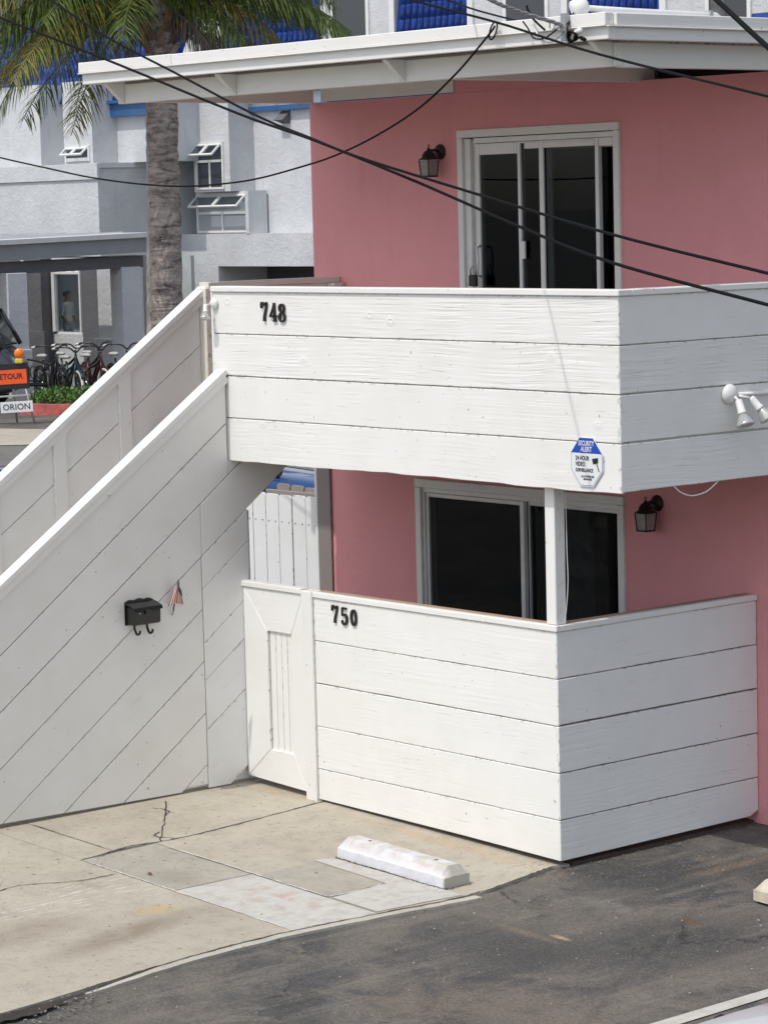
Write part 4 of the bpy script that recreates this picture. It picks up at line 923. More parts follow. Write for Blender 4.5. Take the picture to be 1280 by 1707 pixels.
tube('wire', smooth_path([(.405,-.16,4.99),(.38,-.27,4.90),(.30,-.29,4.855),(.20,-.28,4.86),(.14,-.27,4.92),(.10,-.27,4.96)]), .0045, 'cable', ws, 6)
tube('wire', smooth_path([(.41,-.16,4.985),(.42,-.27,4.88),(.36,-.29,4.83),(.26,-.28,4.85),(.18,-.27,4.935)]), .0045, 'galv', ws, 6)
tube('wire', smooth_path([(.40,-.16,4.99),(.46,-.27,4.90),(.50,-.28,4.86)]), .005, 'cable', ws, 6)
tube('wire', smooth_path([(.28,-.27,4.90),(.20,-.28,4.965),(.155,-.28,5.02),(.145,-.28,5.045)]), .0065, 'cable', ws, 6)
lathe('insulator', [(.002,0),(.016,0),(.020,.012),(.014,.024),(.020,.036),(.012,.046),(.002,.048)], 'plastic', ws, Matrix.Translation((.52,-.262,4.868))@Matrix.Rotation(rad(70), 4, 'Y'), 14)
lathe('connector', [(.002,0),(.010,0),(.012,.02),(.010,.045),(.002,.05)], 'cable', ws, Matrix.Translation((.56,-.27,4.842))@Matrix.Rotation(rad(110), 4, 'Y'), 12)
P = smooth_path([(.941,-1.439,5.061),(.801,-1.146,5.003),(.685,-.823,4.956),(.49,-.35,4.915),(.36,-.275,4.905)], 14)
tw = empty('service_drop', (.5,-.4,4.9), 'grey twisted service cable dropping onto the roof corner', 'cable', 'overhead cables')
for ph in (0, 2.1, 4.2):
    tube('strand', [p+Vector((.0062*math.cos(i*.75+ph), .003*math.sin(i*.75+ph), .0062*math.sin(i*.75+ph))) for i, p in enumerate(P)], .0058, 'greycable', tw, 6)

# ------------------------------------------------------------------ far side of the street
BF = Matrix.Translation((CAM.x, CAM.y, 0))@Matrix.Rotation(YAW, 4, 'Z')      # u to the right, depth away, z up
def far(u, d, z=.168): return BF@Vector((u, d, z))
def quad_sheet(name, pts, dz, mat):
    o = mesh_obj(name, [(p.x, p.y, .168-.012+dz) for p in [far(u, d) for u, d in pts]], [tuple(range(len(pts)))], mat); o['kind'] = 'structure'; return o
MAT['street'] = simple('street_asphalt', (.15,.14,.13), .9, 0, .2, 1.5, .004, 50)
quad_sheet('street', [(-30,33),(-30,47.5),(-5.9,46.2),(-2,48),(8,50),(8,33)], .006, 'street')
quad_sheet('sidewalk', [(-30,47.6),(-30,52.6),(-7.2,50.2),(-6.0,49.6),(-4,51.5),(8,54),(8,50.1),(-2,48.1),(-5.9,46.3)], .010, 'concrete')

gb = empty('grey_building', (-44, 32, .17), 'pale grey stucco building with cobalt tiled mansard roof beyond the palm', 'building')
def gbox(name, lo, hi, mat='grey_stucco', par=None, bev=0.0): return box(name, lo, hi, mat, par or gb, bev)
YW, Y0 = 27.887, 30.243
gbox('wing_wall', (-60, YW, 2.9), (-45.195, 36, 5.05)); gbox('parapet_band', (-60, YW-.05, 4.78), (-45.14, YW+.02, 5.16), 'grey_stucco'); gbox('ledge', (-60, YW+.021, 5.051), (-45.14, 34, 5.17))
gbox('wing_upper_wall', (-60, YW+1.05, 5.171), (-44.0, 36, 6.75)); 
gbox('bay', (-47.05, YW+.3, 5.172), (-45.80, YW+1.049, 7.2)); gbox('bay', (-50.2, YW+.3, 5.172), (-48.10, YW+1.049, 7.2)); gbox('bay', (-53.4, YW+.3, 5.172), (-51.3, YW+1.049, 7.2))
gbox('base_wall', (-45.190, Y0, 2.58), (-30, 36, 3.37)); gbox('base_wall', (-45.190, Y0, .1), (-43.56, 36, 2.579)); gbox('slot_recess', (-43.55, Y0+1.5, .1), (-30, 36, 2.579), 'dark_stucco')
gbox('recess_wall', (-44.9, Y0+.6, 3.371), (-22, 37, 6.75)); gbox('bay', (-44.22, Y0-.16, 4.40), (-42.76, Y0+.599, 6.75))
gbox('window_surround', (-44.55, Y0+.12, 3.372), (-42.25, Y0+.55, 4.399), 'grey_stucco')
gbox('jamb_fin', (-42.38, Y0-.02, 3.372), (-42.25, Y0+.119, 4.399))
gbox('gutter', (-46.6, YW+.85, 6.30), (-43.9, YW+1.048, 6.62), 'gutterblue'); gbox('gutter', (-46.75, YW+.75, 6.621), (-43.9, YW+1.047, 6.70), 'gutterblue')
gbox('gutter', (-43.5, Y0+.45, 6.30), (-22, Y0+.599, 6.42), 'gutterblue')
prism('vent', [(Y0+.598,5.98),(Y0+.598,6.28),(Y0+.34,6.06)], (-41.3,0,0), (0,1,0), (0,0,1), .34, 'dark_stucco', gb, bevel=0)
def awning_window(x0, x1, z0, z1, y, n, open_frac=.42, pane='winpane'):
    w0 = box('window', (x0, y-.04, z1-.05), (x1, y-.001, z1), 'alu', gb, 0)
    for xa, xb in ((x0, x0+.06), (x1-.06, x1)): box('frame', (xa, y-.04, z0+.051), (xb, y-.001, z1-.051), 'alu', w0, 0)
    box('frame', (x0, y-.04, z0), (x1, y-.001, z0+.05), 'alu', w0, 0)
    zm = z1-(z1-z0)*open_frac
    box('frame', (x0+.061, y-.039, zm-.03), (x1-.061, y-.002, zm+.03), 'alu', w0, 0)
    v, f = box_data((x0+.06, y-.012, z0+.05), (x1-.06, y-.006, z1-.05)); mesh_obj('pane', v, f, pane, w0, Matrix.Identity(4))
    s = (x1-x0-.10)/n
    for k in range(n):
        a = x0+.05+k*s; hgt = z1-.06-zm; ang = rad(48)
        if k: box('mullion', (a-.025, y-.038, z0+.051), (a+.025, y-.003, zm-.031), 'alu', w0, 0)
        m = Matrix.Translation((a, y-.045, z1-.05))@Matrix.Rotation(-ang, 4, 'X')
        rails = [box_data((.01, -.02, -hgt), (.06, .02, 0)), box_data((s-.06, -.02, -hgt), (s-.01, .02, 0)), box_data((.0601, -.02, -.05), (s-.0601, .02, 0)), box_data((.0601, -.02, -hgt), (s-.0601, .02, -hgt+.05))]
        V, F = join_data(rails); mesh_obj('open_sash', V, F, 'alu', w0, m)
        v, f = box_data((.055, -.004, -hgt+.04), (s-.055, .004, -.04)); mesh_obj('sash_pane', v, f, 'glass2', w0, m)
MAT['winpane'] = NT('dark_window_pane').out((.05,.055,.065), .06); MAT['palepane'] = NT('pale_window_pane').out((.35,.37,.39), .08)
awning_window(-44.10, -42.98, 4.46, 5.60, Y0-.161, 2, .40); awning_window(-44.50, -42.40, 3.40, 4.36, Y0+.119, 2, .50, 'palepane')
awning_window(-46.98, -45.92, 5.24, 5.62, YW+.299, 2, .86)
# mansard with glazed tiles
def slope_panel(x0, x1, ya, za, yb_, zb):
    return mesh_obj('mansard', [(x0,ya,za),(x1,ya,za),(x1,yb_,zb),(x0,yb_,zb),(x0,ya+.3,za-.05),(x1,ya+.3,za-.05),(x1,yb_+.3,zb-.05),(x0,yb_+.3,zb-.05)], [(0,1,2,3),(4,5,6,7),(0,1,5,4),(2,3,7,6),(0,3,7,4),(1,2,6,5)], 'tile', gb, Matrix.Identity(4))
m1 = slope_panel(-60, -43.9, YW+.98, 6.70, YW+2.4, 10.2); m2 = slope_panel(-43.9, -22, Y0+.46, 6.74, Y0+.84, 10.2)
tp, tl = .21, .42
arc = [(tp*.5*-math.cos(a)*.98, tp*.34*math.sin(a)) for a in [math.pi*i/7 for i in range(8)]]
V = [(x, y, 0) for x, y in arc]+[(x*.92, y*.85+.0, tl) for x, y in arc]+[(x*.8, y*.8-.012, 0) for x, y in arc]
F = [(i, i+1, 9+i, 8+i) for i in range(7)]+[(i, 16+i, 17+i, i+1) for i in range(7)]
tm = bpy.data.meshes.new('roof_tile'); tm.from_pydata(V, [], F); tm.materials.append(MAT['tile'])
for p_ in tm.polygons: p_.use_smooth = True
rest = []
def tiles(par, x0, x1, ya, za, yb_, zb, r0, r1, single):
    d = Vector((0, yb_-ya, zb-za)).normalized(); nrm = Vector((1,0,0)).cross(d)          # points to -y
    M0 = Matrix((Vector((1,0,0)), nrm, d)).transposed()
    n = int((x1-x0)/tp)
    for i in range(n):
        for j in range(r0, r1):
            org = Vector((x0+tp*(i+.5), ya, za))+d*(j*(tl-.07))+nrm*(.012+.004*(j % 2))
            mm = (M0@Matrix.Rotation(jit(.02), 3, 'Y')).to_4x4(); mm.translation = org
            if single:
                o = bpy.data.objects.new('roof_tile', tm); link(o, par); o.matrix_basis = parent_inv(par)@mm
            else: rest.append(([mm@Vector(v) for v in V], F))
A1 = (YW+.98, 6.70, YW+2.4, 10.2); A2 = (Y0+.46, 6.74, Y0+.84, 10.2)
tiles(m1, -47.1, -43.95, *A1, 0, 7, True)
tiles(m2, -37.2, -34.8, *A2, 3, 6, True); tiles(m2, -31.6, -28.95, *A2, 2, 5, True); tiles(m2, -43.6, -39.9, *A2, 3, 7, True)
tiles(m1, -56, -47.1, *A1, 0, 8, False); tiles(m2, -37.2, -34.8, *A2, 6, 8, False); tiles(m2, -31.6, -28.95, *A2, 5, 8, False); tiles(m2, -43.6, -39.9, *A2, 0, 3, False)
Vr, Fr = join_data(rest); ro = mesh_obj('far_roof_tiles', Vr, Fr, 'tile', m1, Matrix.Identity(4), smooth=True); ro['kind'] = 'stuff'
# dormers
MAT['shopwall'] = simple('grey_green_shop_wall', (.42,.46,.46), .8, 0, .1, 3)
def dormer(x0, x1, wx0, wx1):
    d = gbox('dormer', (x0, Y0+.55, 6.745), (x1, Y0+2, 10.2))
    for xa in (x0-.02, x1-.16): gbox('corner_post', (xa, Y0+.49, 6.75), (xa+.18, Y0+.549, 10.2), 'alu', d)
    gbox('window', (wx0, Y0+.515, 7.0), (wx1, Y0+.548, 9.6), 'winpane', d)
    for xa in (wx0-.10, wx1): gbox('frame', (xa, Y0+.50, 6.95), (xa+.10, Y0+.5485, 9.7), 'alu', d)
dormer(-39.9, -37.3, -39.5, -38.3); dormer(-34.78, -31.65, -33.55, -32.33); dormer(-28.9, -25.2, -27.55, -26.52)
gbox('blind', (-27.5, Y0+.508, 7.0), (-27.1, Y0+.514, 9.5), 'curtain')
# ground floor under the wing
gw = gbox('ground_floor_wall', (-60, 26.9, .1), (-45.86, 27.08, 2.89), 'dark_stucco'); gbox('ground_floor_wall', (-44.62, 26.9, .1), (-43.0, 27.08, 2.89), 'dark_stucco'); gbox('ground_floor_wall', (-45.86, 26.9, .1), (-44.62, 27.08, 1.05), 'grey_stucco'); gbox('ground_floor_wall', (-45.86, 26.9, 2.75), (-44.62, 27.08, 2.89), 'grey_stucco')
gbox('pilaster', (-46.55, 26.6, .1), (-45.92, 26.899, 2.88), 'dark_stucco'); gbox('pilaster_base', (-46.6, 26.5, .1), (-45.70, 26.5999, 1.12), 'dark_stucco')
wn = gbox('shop_window', (-45.86, 26.93, 1.05), (-44.62, 26.97, 1.10), 'alu')
for xa, xb in ((-45.86,-45.74), (-44.68,-44.62)): gbox('frame', (xa, 26.86, 1.101), (xb, 26.97, 2.75), 'alu', wn)
gbox('transom', (-45.739, 26.87, 2.50), (-44.681, 26.97, 2.55), 'alu', wn)
for xa in (-45.36, -44.98): gbox('glazing_bar', (xa, 26.87, 2.551), (xa+.05, 26.96, 2.75), 'alu', wn)
v, f = box_data((-45.74, 26.93, 1.10), (-44.68, 26.94, 2.50)); mesh_obj('pane', v, f, 'glass2', wn, Matrix.Identity(4))
v, f = box_data((-45.74, 26.93, 2.55), (-44.68, 26.94, 2.75)); mesh_obj('pane', v, f, 'alu', wn, Matrix.Identity(4))  # opaque white pane puts the transom's bright reflection into its colour
gbox('room_back', (-50, 29.0, .1), (-43, 29.1, 2.88), 'shopwall'); gbox('room_floor', (-50, 27.09, .1), (-43, 28.99, .36), 'greywood'); gbox('counter', (-46.6, 28.3, .361), (-45.2, 28.7, 1.30), 'greywood')
gbox('column', (-41.9, 25.5, .1), (-41.05, 26.2, 2.94), 'grey_stucco', None, .01); gbox('column_base', (-41.98, 25.42, .1), (-40.92, 26.28, 1.08), 'grey_stucco', None, .01)
gbox('side_wall', (-44.0, 27.3, .1), (-42.3, 27.75, 2.94), 'dark_stucco')  # dark block standing for the shaded opening beside the column
bs = gbox('blue_strip_sign', (-46.72, 26.55, 1.2), (-46.58, 26.58, 2.85), 'alu'); gbox('blue_panel', (-46.72, 26.53, 1.95), (-46.57, 26.549, 2.35), 'signblue', bs)
for i, ch in enumerate('ART'): text('lettering', ch, .12, 'signwhite', face_mtx((-46.645, 26.524, 2.27-.12*i), (1,0,0), (0,0,1)), bs, .002)

# carport
cp = empty('carport', (-42, 23, .17), 'grey carport with pale flat roof in front of the grey building', 'carport')
MAT['palemetal'] = simple('pale_roof_metal', (.62,.63,.63), .5, .1, .08, 2); MAT['greypaint'] = simple('shade_grey_fascia', (.27,.28,.30), .6, 0, .08, 2)  # shade of the fascia side is put into its darker grey
def sl_(x0, x1, ya, yb_, z0, z1, dz, nm, mat):     # slab rising slightly towards the back
    v = [(x0,ya,z0),(x1,ya,z0),(x1,yb_,z0+dz),(x0,yb_,z0+dz),(x0,ya,z1),(x1,ya,z1),(x1,yb_,z1+dz),(x0,yb_,z1+dz)]
    return mesh_obj(nm, v, box_data((0,0,0),(1,1,1))[1], mat, cp, Matrix.Identity(4))
sl_(-56, -37.9, 16, 24.25, 3.26, 3.36, .15, 'roof_edge', 'palemetal'); sl_(-55.9, -38.0, 16.05, 24.2, 2.92, 3.255, .17, 'roof', 'greypaint')
for k in range(16): sl_(-55.5+k*1.1, -55.45+k*1.1, 16.0, 24.2, 3.361, 3.385, .15, 'roof_seam', 'palemetal')
sl_(-38.6, -38.2, 16.2, 24.2, 2.66, 2.915, .10, 'beam', 'dark_stucco')
lu = MAT['grey_stucco']
c1_ = box('column', (-38.32, 20.5, .1), (-37.86, 20.98, 2.75), 'grey_stucco', cp, .01); box('column_base', (-38.36, 20.46, .1), (-37.82, 21.02, 1.15), 'grey_stucco', cp, .01)
box('column', (-38.62, 23.6, .1), (-38.16, 24.1, 2.78), 'grey_stucco', cp, .01)

# person seen through the shop window
def person(loc, rotz):
    me = bpy.data.meshes.new('person'); J = dict(p=(0,0,.93),s1=(0,.01,1.12),s2=(0,0,1.32),n=(0,0,1.45),h=(0,-.02,1.58),ht=(0,-.01,1.70),
        ls=(.18,0,1.39),le=(.23,.02,1.12),lw=(.20,-.12,.92),lh=(.19,-.18,.85),rs=(-.18,0,1.39),re=(-.23,.02,1.12),rw=(-.20,-.14,.93),rh=(-.18,-.2,.87),
        lp=(.09,0,.88),lk=(.10,-.02,.49),la=(.10,.02,.09),lt=(.11,-.12,.04),rp=(-.09,0,.88),rk=(-.10,-.03,.49),ra=(-.10,.02,.09),rt=(-.11,-.12,.04))
    R = dict(p=.14,s1=.125,s2=.145,n=.055,h=.085,ht=.075,ls=.06,le=.042,lw=.03,lh=.035,rs=.06,re=.042,rw=.03,rh=.035,lp=.09,lk=.058,la=.042,lt=.04,rp=.09,rk=.058,ra=.042,rt=.04)
    ks = list(J); E_ = 'p-s1 s1-s2 s2-n n-h h-ht s2-ls ls-le le-lw lw-lh s2-rs rs-re re-rw rw-rh p-lp lp-lk lk-la la-lt p-rp rp-rk rk-ra ra-rt'.split()
    me.from_pydata([J[k] for k in ks], [tuple(ks.index(a) for a in e.split('-')) for e in E_], [])
    o = bpy.data.objects.new('person', me); link(o); o.matrix_basis = Matrix.Translation(loc)@Matrix.Rotation(rotz, 4, 'Z')
    md = o.modifiers.new('skin', 'SKIN'); sv = me.skin_vertices[0].data
    for i, k in enumerate(ks): sv[i].radius = (R[k], R[k]*(.78 if k in ('s1','s2','p') else 1)); sv[i].use_root = (k == 'p')
    o.modifiers.new('sub', 'SUBSURF').levels = 2
    dg = bpy.context.evaluated_depsgraph_get(); dg.update(); nm = bpy.data.meshes.new_from_object(o.evaluated_get(dg)); o.modifiers.clear(); o.data = nm
    nm.materials.clear()
    for m_ in ('skin','shirt','trousers','rubber'): nm.materials.append(MAT[m_])
    for p_ in nm.polygons:
        c = p_.center; p_.use_smooth = True
        p_.material_index = 3 if c.z < .10 else 2 if c.z < .98 and abs(c.x) < .17 else (1 if c.z < 1.43 and (c.z > 1.10 or abs(c.x) < .17) else 0)
    m0 = o.matrix_basis
    V, F = lathe_data([(.01,.03),(.075,.02),(.098,.06),(.095,.11),(.06,.145),(.01,.155)], 14); hr = mesh_obj('hair', V, F, 'hair', o, m0@Matrix.Translation((0,.012,1.555)), smooth=True)
    tag(o, 'person in a light shirt standing behind the shop window', 'person'); return o
person(Vector((-46.02, 27.42, .365)), YAW+rad(60))

# bicycles
def bicycle(u, d, rot, fm_, label, wall):
    loc = far(u, d); e = empty('bicycle', loc, label, 'bicycle', 'cruiser bicycles parked under the carport'); m = Matrix.Translation(loc)@Matrix.Rotation(rot, 4, 'Z')
    def tb(nm, pts, r, mat, par=e, n=6): return tube(nm, [m@Vector(p) for p in pts], r*(1.45 if nm != 'spoke' else 1), mat, par, n)
    for x in (-.53, .53):
        P = [(x+.31*math.cos(a), 0, .34+.31*math.sin(a)) for a in [2*math.pi*i/24 for i in range(24)]]
        wv, wf = tube_data([m@Vector(p) for p in P],   .032, 6, True); wo = mesh_obj('wheel', wv, wf, wall if x > 0 else 'rubber', e, Matrix.Identity(4), smooth=True)
        for k in range(10):
            a = math.pi*2*k/10; tb('spoke', [(x, .02*(-1)**k, .34), (x+.29*math.cos(a), 0, .34+.29*math.sin(a))], .003, 'chrome', wo, 4)
        tb('fender', [(x+.35*math.cos(a), 0, .34+.35*math.sin(a)) for a in [rad(30+12*i) for i in range(11)]], .018, fm_)
    tb('frame_tube', smooth_path([(-.53,0,.34),(-.25,0,.62),(.10,0,.72),(.40,0,.86)]), .019, fm_); tb('frame_tube', smooth_path([(-.18,0,.30),(.10,0,.50),(.40,0,.80)]), .020, fm_)
    tb('frame_tube', [(-.18,0,.30),(-.30,0,.82)], .018, fm_); tb('frame_tube', [(-.53,0,.34),(-.18,0,.30)], .014, fm_)
    tb('fork', [(.53,.045,.34),(.46,.045,.66),(.40,0,.86),(.38,0,1.0)], .014, fm_); tb('fork', [(.53,-.045,.34),(.46,-.045,.66),(.40,-.0,.86)], .014, fm_)
    tb('handlebar', smooth_path([(.12,-.36,1.10),(.24,-.30,1.13),(.38,-.12,1.12),(.42,0,1.03),(.38,.12,1.12),(.24,.30,1.13),(.12,.36,1.10)], 5), .012, 'darkframe')
    for s in (-1, 1): tb('grip', [(.06,s*.375,1.095),(.17,s*.335,1.113)], .019, 'whitewall')
    V, F = lathe_data([(.02,-.03),(.10,-.025),(.125,.0),(.11,.03),(.05,.045),(.005,.047)], 14)
    mesh_obj('saddle', [m@(Vector((v.x*1.15*(1 if v.x < 0 else 1.25), v.y*(1 if v.x < .02 else .55), v.z))+Vector((-.33,0,.90))) for v in V], F, 'saddle', e, Matrix.Identity(4), smooth=True)
    tb('chain_wheel', [(-.18+.09*math.cos(a), .03, .30+.09*math.sin(a)) for a in [2*math.pi*i/12 for i in range(13)]], .008, 'chrome')
    tb('crank', [(-.18,.06,.30),(-.08,.06,.18)], .01, 'chrome'); tb('crank', [(-.18,-.06,.30),(-.28,-.06,.42)], .01, 'chrome')
bicycle(-6.75, 57.2, YAW-rad(62), 'darkframe', 'leftmost black cruiser bicycle beside the iron bench', 'rubber')
bicycle(-6.22, 56.4, YAW-rad(68), 'teal', 'cruiser bicycle with a white front tyre, second from the bench', 'whitewall')
bicycle(-5.82, 57.0, YAW-rad(60), 'redframe', 'third cruiser bicycle from the bench, maroon framed', 'whitewall')
bicycle(-6.45, 58.0, YAW-rad(58), 'darkframe', 'dark cruiser bicycle in the back row behind the white tyred one', 'rubber')
bicycle(-5.95, 58.2, YAW-rad(66), 'darkframe', 'dark cruiser bicycle in the back row behind the maroon one', 'rubber')
bicycle(-5.30, 57.3, YAW-rad(64), 'darkframe', 'rightmost dark cruiser bicycle partly hidden by the stair rail', 'rubber')

# iron bench
bn = empty('iron_bench', far(-7.15, 55.5), 'ornate black iron bench behind the detour sign', 'bench'); mB = Matrix.Translation(far(-7.15, 55.5))@Matrix.Rotation(YAW, 4, 'Z')
def bt(nm, pts, r, mat='black', par=bn): return tube(nm, [mB@Vector(p) for p in pts], r, mat, par, 6)
for i in range(4): bt('seat_slat', [(-.6,-.18+.12*i,.44),(.6,-.18+.12*i,.44)], .03)
bt('back_rail', smooth_path([(-.6,.25,.80),(-.3,.27,.90),(0,.27,.93),(.3,.27,.90),(.6,.25,.80)]), .022); bt('back_rail', [(-.6,.23,.50),(.6,.23,.50)], .018)
for k in range(9): 
    c = -.52+.13*k; bt('scroll', [(c+.06*math.cos(a), .25, .67+.13*math.sin(a)) for a in [2*math.pi*i/10 for i in range(11)]], .012)
for x in (-.6, .6): bt('leg', [(x,-.2,0),(x,-.2,.62),(x,.2,.62)], .022); bt('leg', [(x,.3,0),(x,.22,.44),(x,.26,.85)], .022)

# planter island with red kerb
pn = empty('kerbed_planter', far(-5.9, 53.8), 'red painted kerb island filled with green plants', 'planter')
ring_o = [far(-5.75+1.28*math.cos(a), 54.2+1.15*math.sin(a)) for a in [2*math.pi*i/30 for i in range(30)]]; ring_i = [far(-5.75+1.10*math.cos(a), 54.2+.97*math.sin(a)) for a in [2*math.pi*i/30 for i in range(30)]]
V = [(p.x,p.y,.14) for p in ring_o]+[(p.x,p.y,.36) for p in ring_o]+[(p.x,p.y,.36) for p in ring_i]+[(p.x,p.y,.14) for p in ring_i]
F = []
for i in range(30):
    j = (i+1) % 30; F += [(i,j,30+j,30+i),(30+i,30+j,60+j,60+i),(60+i,60+j,90+j,90+i)]
mesh_obj('kerb', V, F, 'redkerb', pn, Matrix.Identity(4)); mesh_obj('soil', [(p.x,p.y,.31) for p in ring_i], [tuple(range(30))], 'soil', pn, Matrix.Identity(4))
def leaf_mat(name, a, b_, tr=.25):
    t = NT(name); v = t.coords(rnd=False); n = t.noise(v, 3.0, 3); n2 = t.noise(v, 17, 2)
    c = t.mix(t.ramp(n2, [(.35, 0.0), (.65, 1.0)]), a, b_); c = t.mix(t.ramp(n, [(.4, 0.0), (.7, .5)]), c, tuple(x*1.35 for x in b_))
    m_ = t.out(c, .45); ts = t.n('BsdfTranslucent'); t.l(c, ts.inputs['Color']); mx = t.n('MixShader'); mx.inputs[0].default_value = tr
    t.l(t.b.outputs[0], mx.inputs[1]); t.l(ts.outputs[0], mx.inputs[2]); t.l(mx.outputs[0], t.t.nodes['Material Output'].inputs[0]); return m_
MAT['planting'] = leaf_mat('planter_leaf', (.03,.085,.012), (.09,.19,.03))
parts = []
for _ in range(1500):
    a = random.uniform(0, 6.28); r = math.sqrt(random.random()); c = far(-5.75+1.05*r*math.cos(a), 54.2+.92*r*math.sin(a)); z = .32+random.random()*.30*(1-.45*r*r)
    d = Vector((jit(1), jit(1), random.uniform(.1, 1))).normalized(); sd = d.cross(Vector((jit(1), jit(1), 1))).normalized(); L = random.uniform(.06,.12); o_ = Vector((c.x, c.y, z))
    parts.append(([o_, o_+d*L*.5+sd*L*.28, o_+d*L, o_+d*L*.5-sd*L*.28], [(0,1,2,3)]))
V, F = join_data(parts); gcov = mesh_obj('planting', V, F, 'planting', pn, Matrix.Identity(4)); gcov['kind'] = 'stuff'

# detour sign
ds = empty('detour_sign', far(-6.75, 51), 'orange detour sign on a metal stand with an amber warning lamp', 'sign'); mD = Matrix.Translation(far(-6.75, 51, 0))@Matrix.Rotation(YAW, 4, 'Z')
def dbox(nm, lo, hi, mat, par=ds, m=mD, bev=.004):
    v, f = box_data(lo, hi); return mesh_obj(nm, v, f, mat, par, m, bevel=bev)
mT = mD@Matrix.Rotation(rad(-2.2), 4, 'Y')
dbox('panel', (-.72,-.02,.80), (.40,.0,1.27), 'signblack', ds, mT); pnl = dbox('orange_face', (-.66,-.026,.895), (.365,-.0205,1.155), 'orange', ds, mT, 0)
v = [(-.66,-.0262,.88),(-.30,-.0262,.88),(-.42,-.0262,.83),(-.66,-.0262,.83)]; mesh_obj('arrow', v, [(0,1,2,3)], 'orange', ds, mT)
text('lettering', 'DETOUR', .140, 'signblack', mT@face_mtx((.03,-.028,1.03), (1,0,0), (0,0,1)), ds, .001, .94, .003)
for x, y in ((-.5,-.04),(.30,-.04),(-.45,.5),(.05,.5)):
    tube('leg', [mD@Vector((x*.85, .02+(.1 if y > 0 else 0), 1.0)), mD@Vector((x+(.14 if x > .2 else 0), y, .17))], .022, 'galv', ds, 6)
dbox('cross_bar', (-.6,-.01,.66), (.40,.02,.69), 'galv', ds, mT)
op = dbox('name_board', (-.15,-.055,.375), (.44,-.035,.575), 'signwhite', ds, mT, .003)
text('lettering', 'ORION', .155, 'signblack', mT@face_mtx((.145,-.0575,.472), (1,0,0), (0,0,1)), ds, .001, 1.0, .001)
lathe('warning_lamp', [(.01,-.04),(.085,-.035),(.09,0),(.085,.035),(.01,.04)], 'amber', ds, mD@Matrix.Translation((.205,-.03,1.455))@Matrix.Rotation(rad(90), 4, 'X'), 24)
dbox('lamp_battery', (.13,-.07,1.27), (.27,.02,1.365), 'yellow', ds, mD, .02)

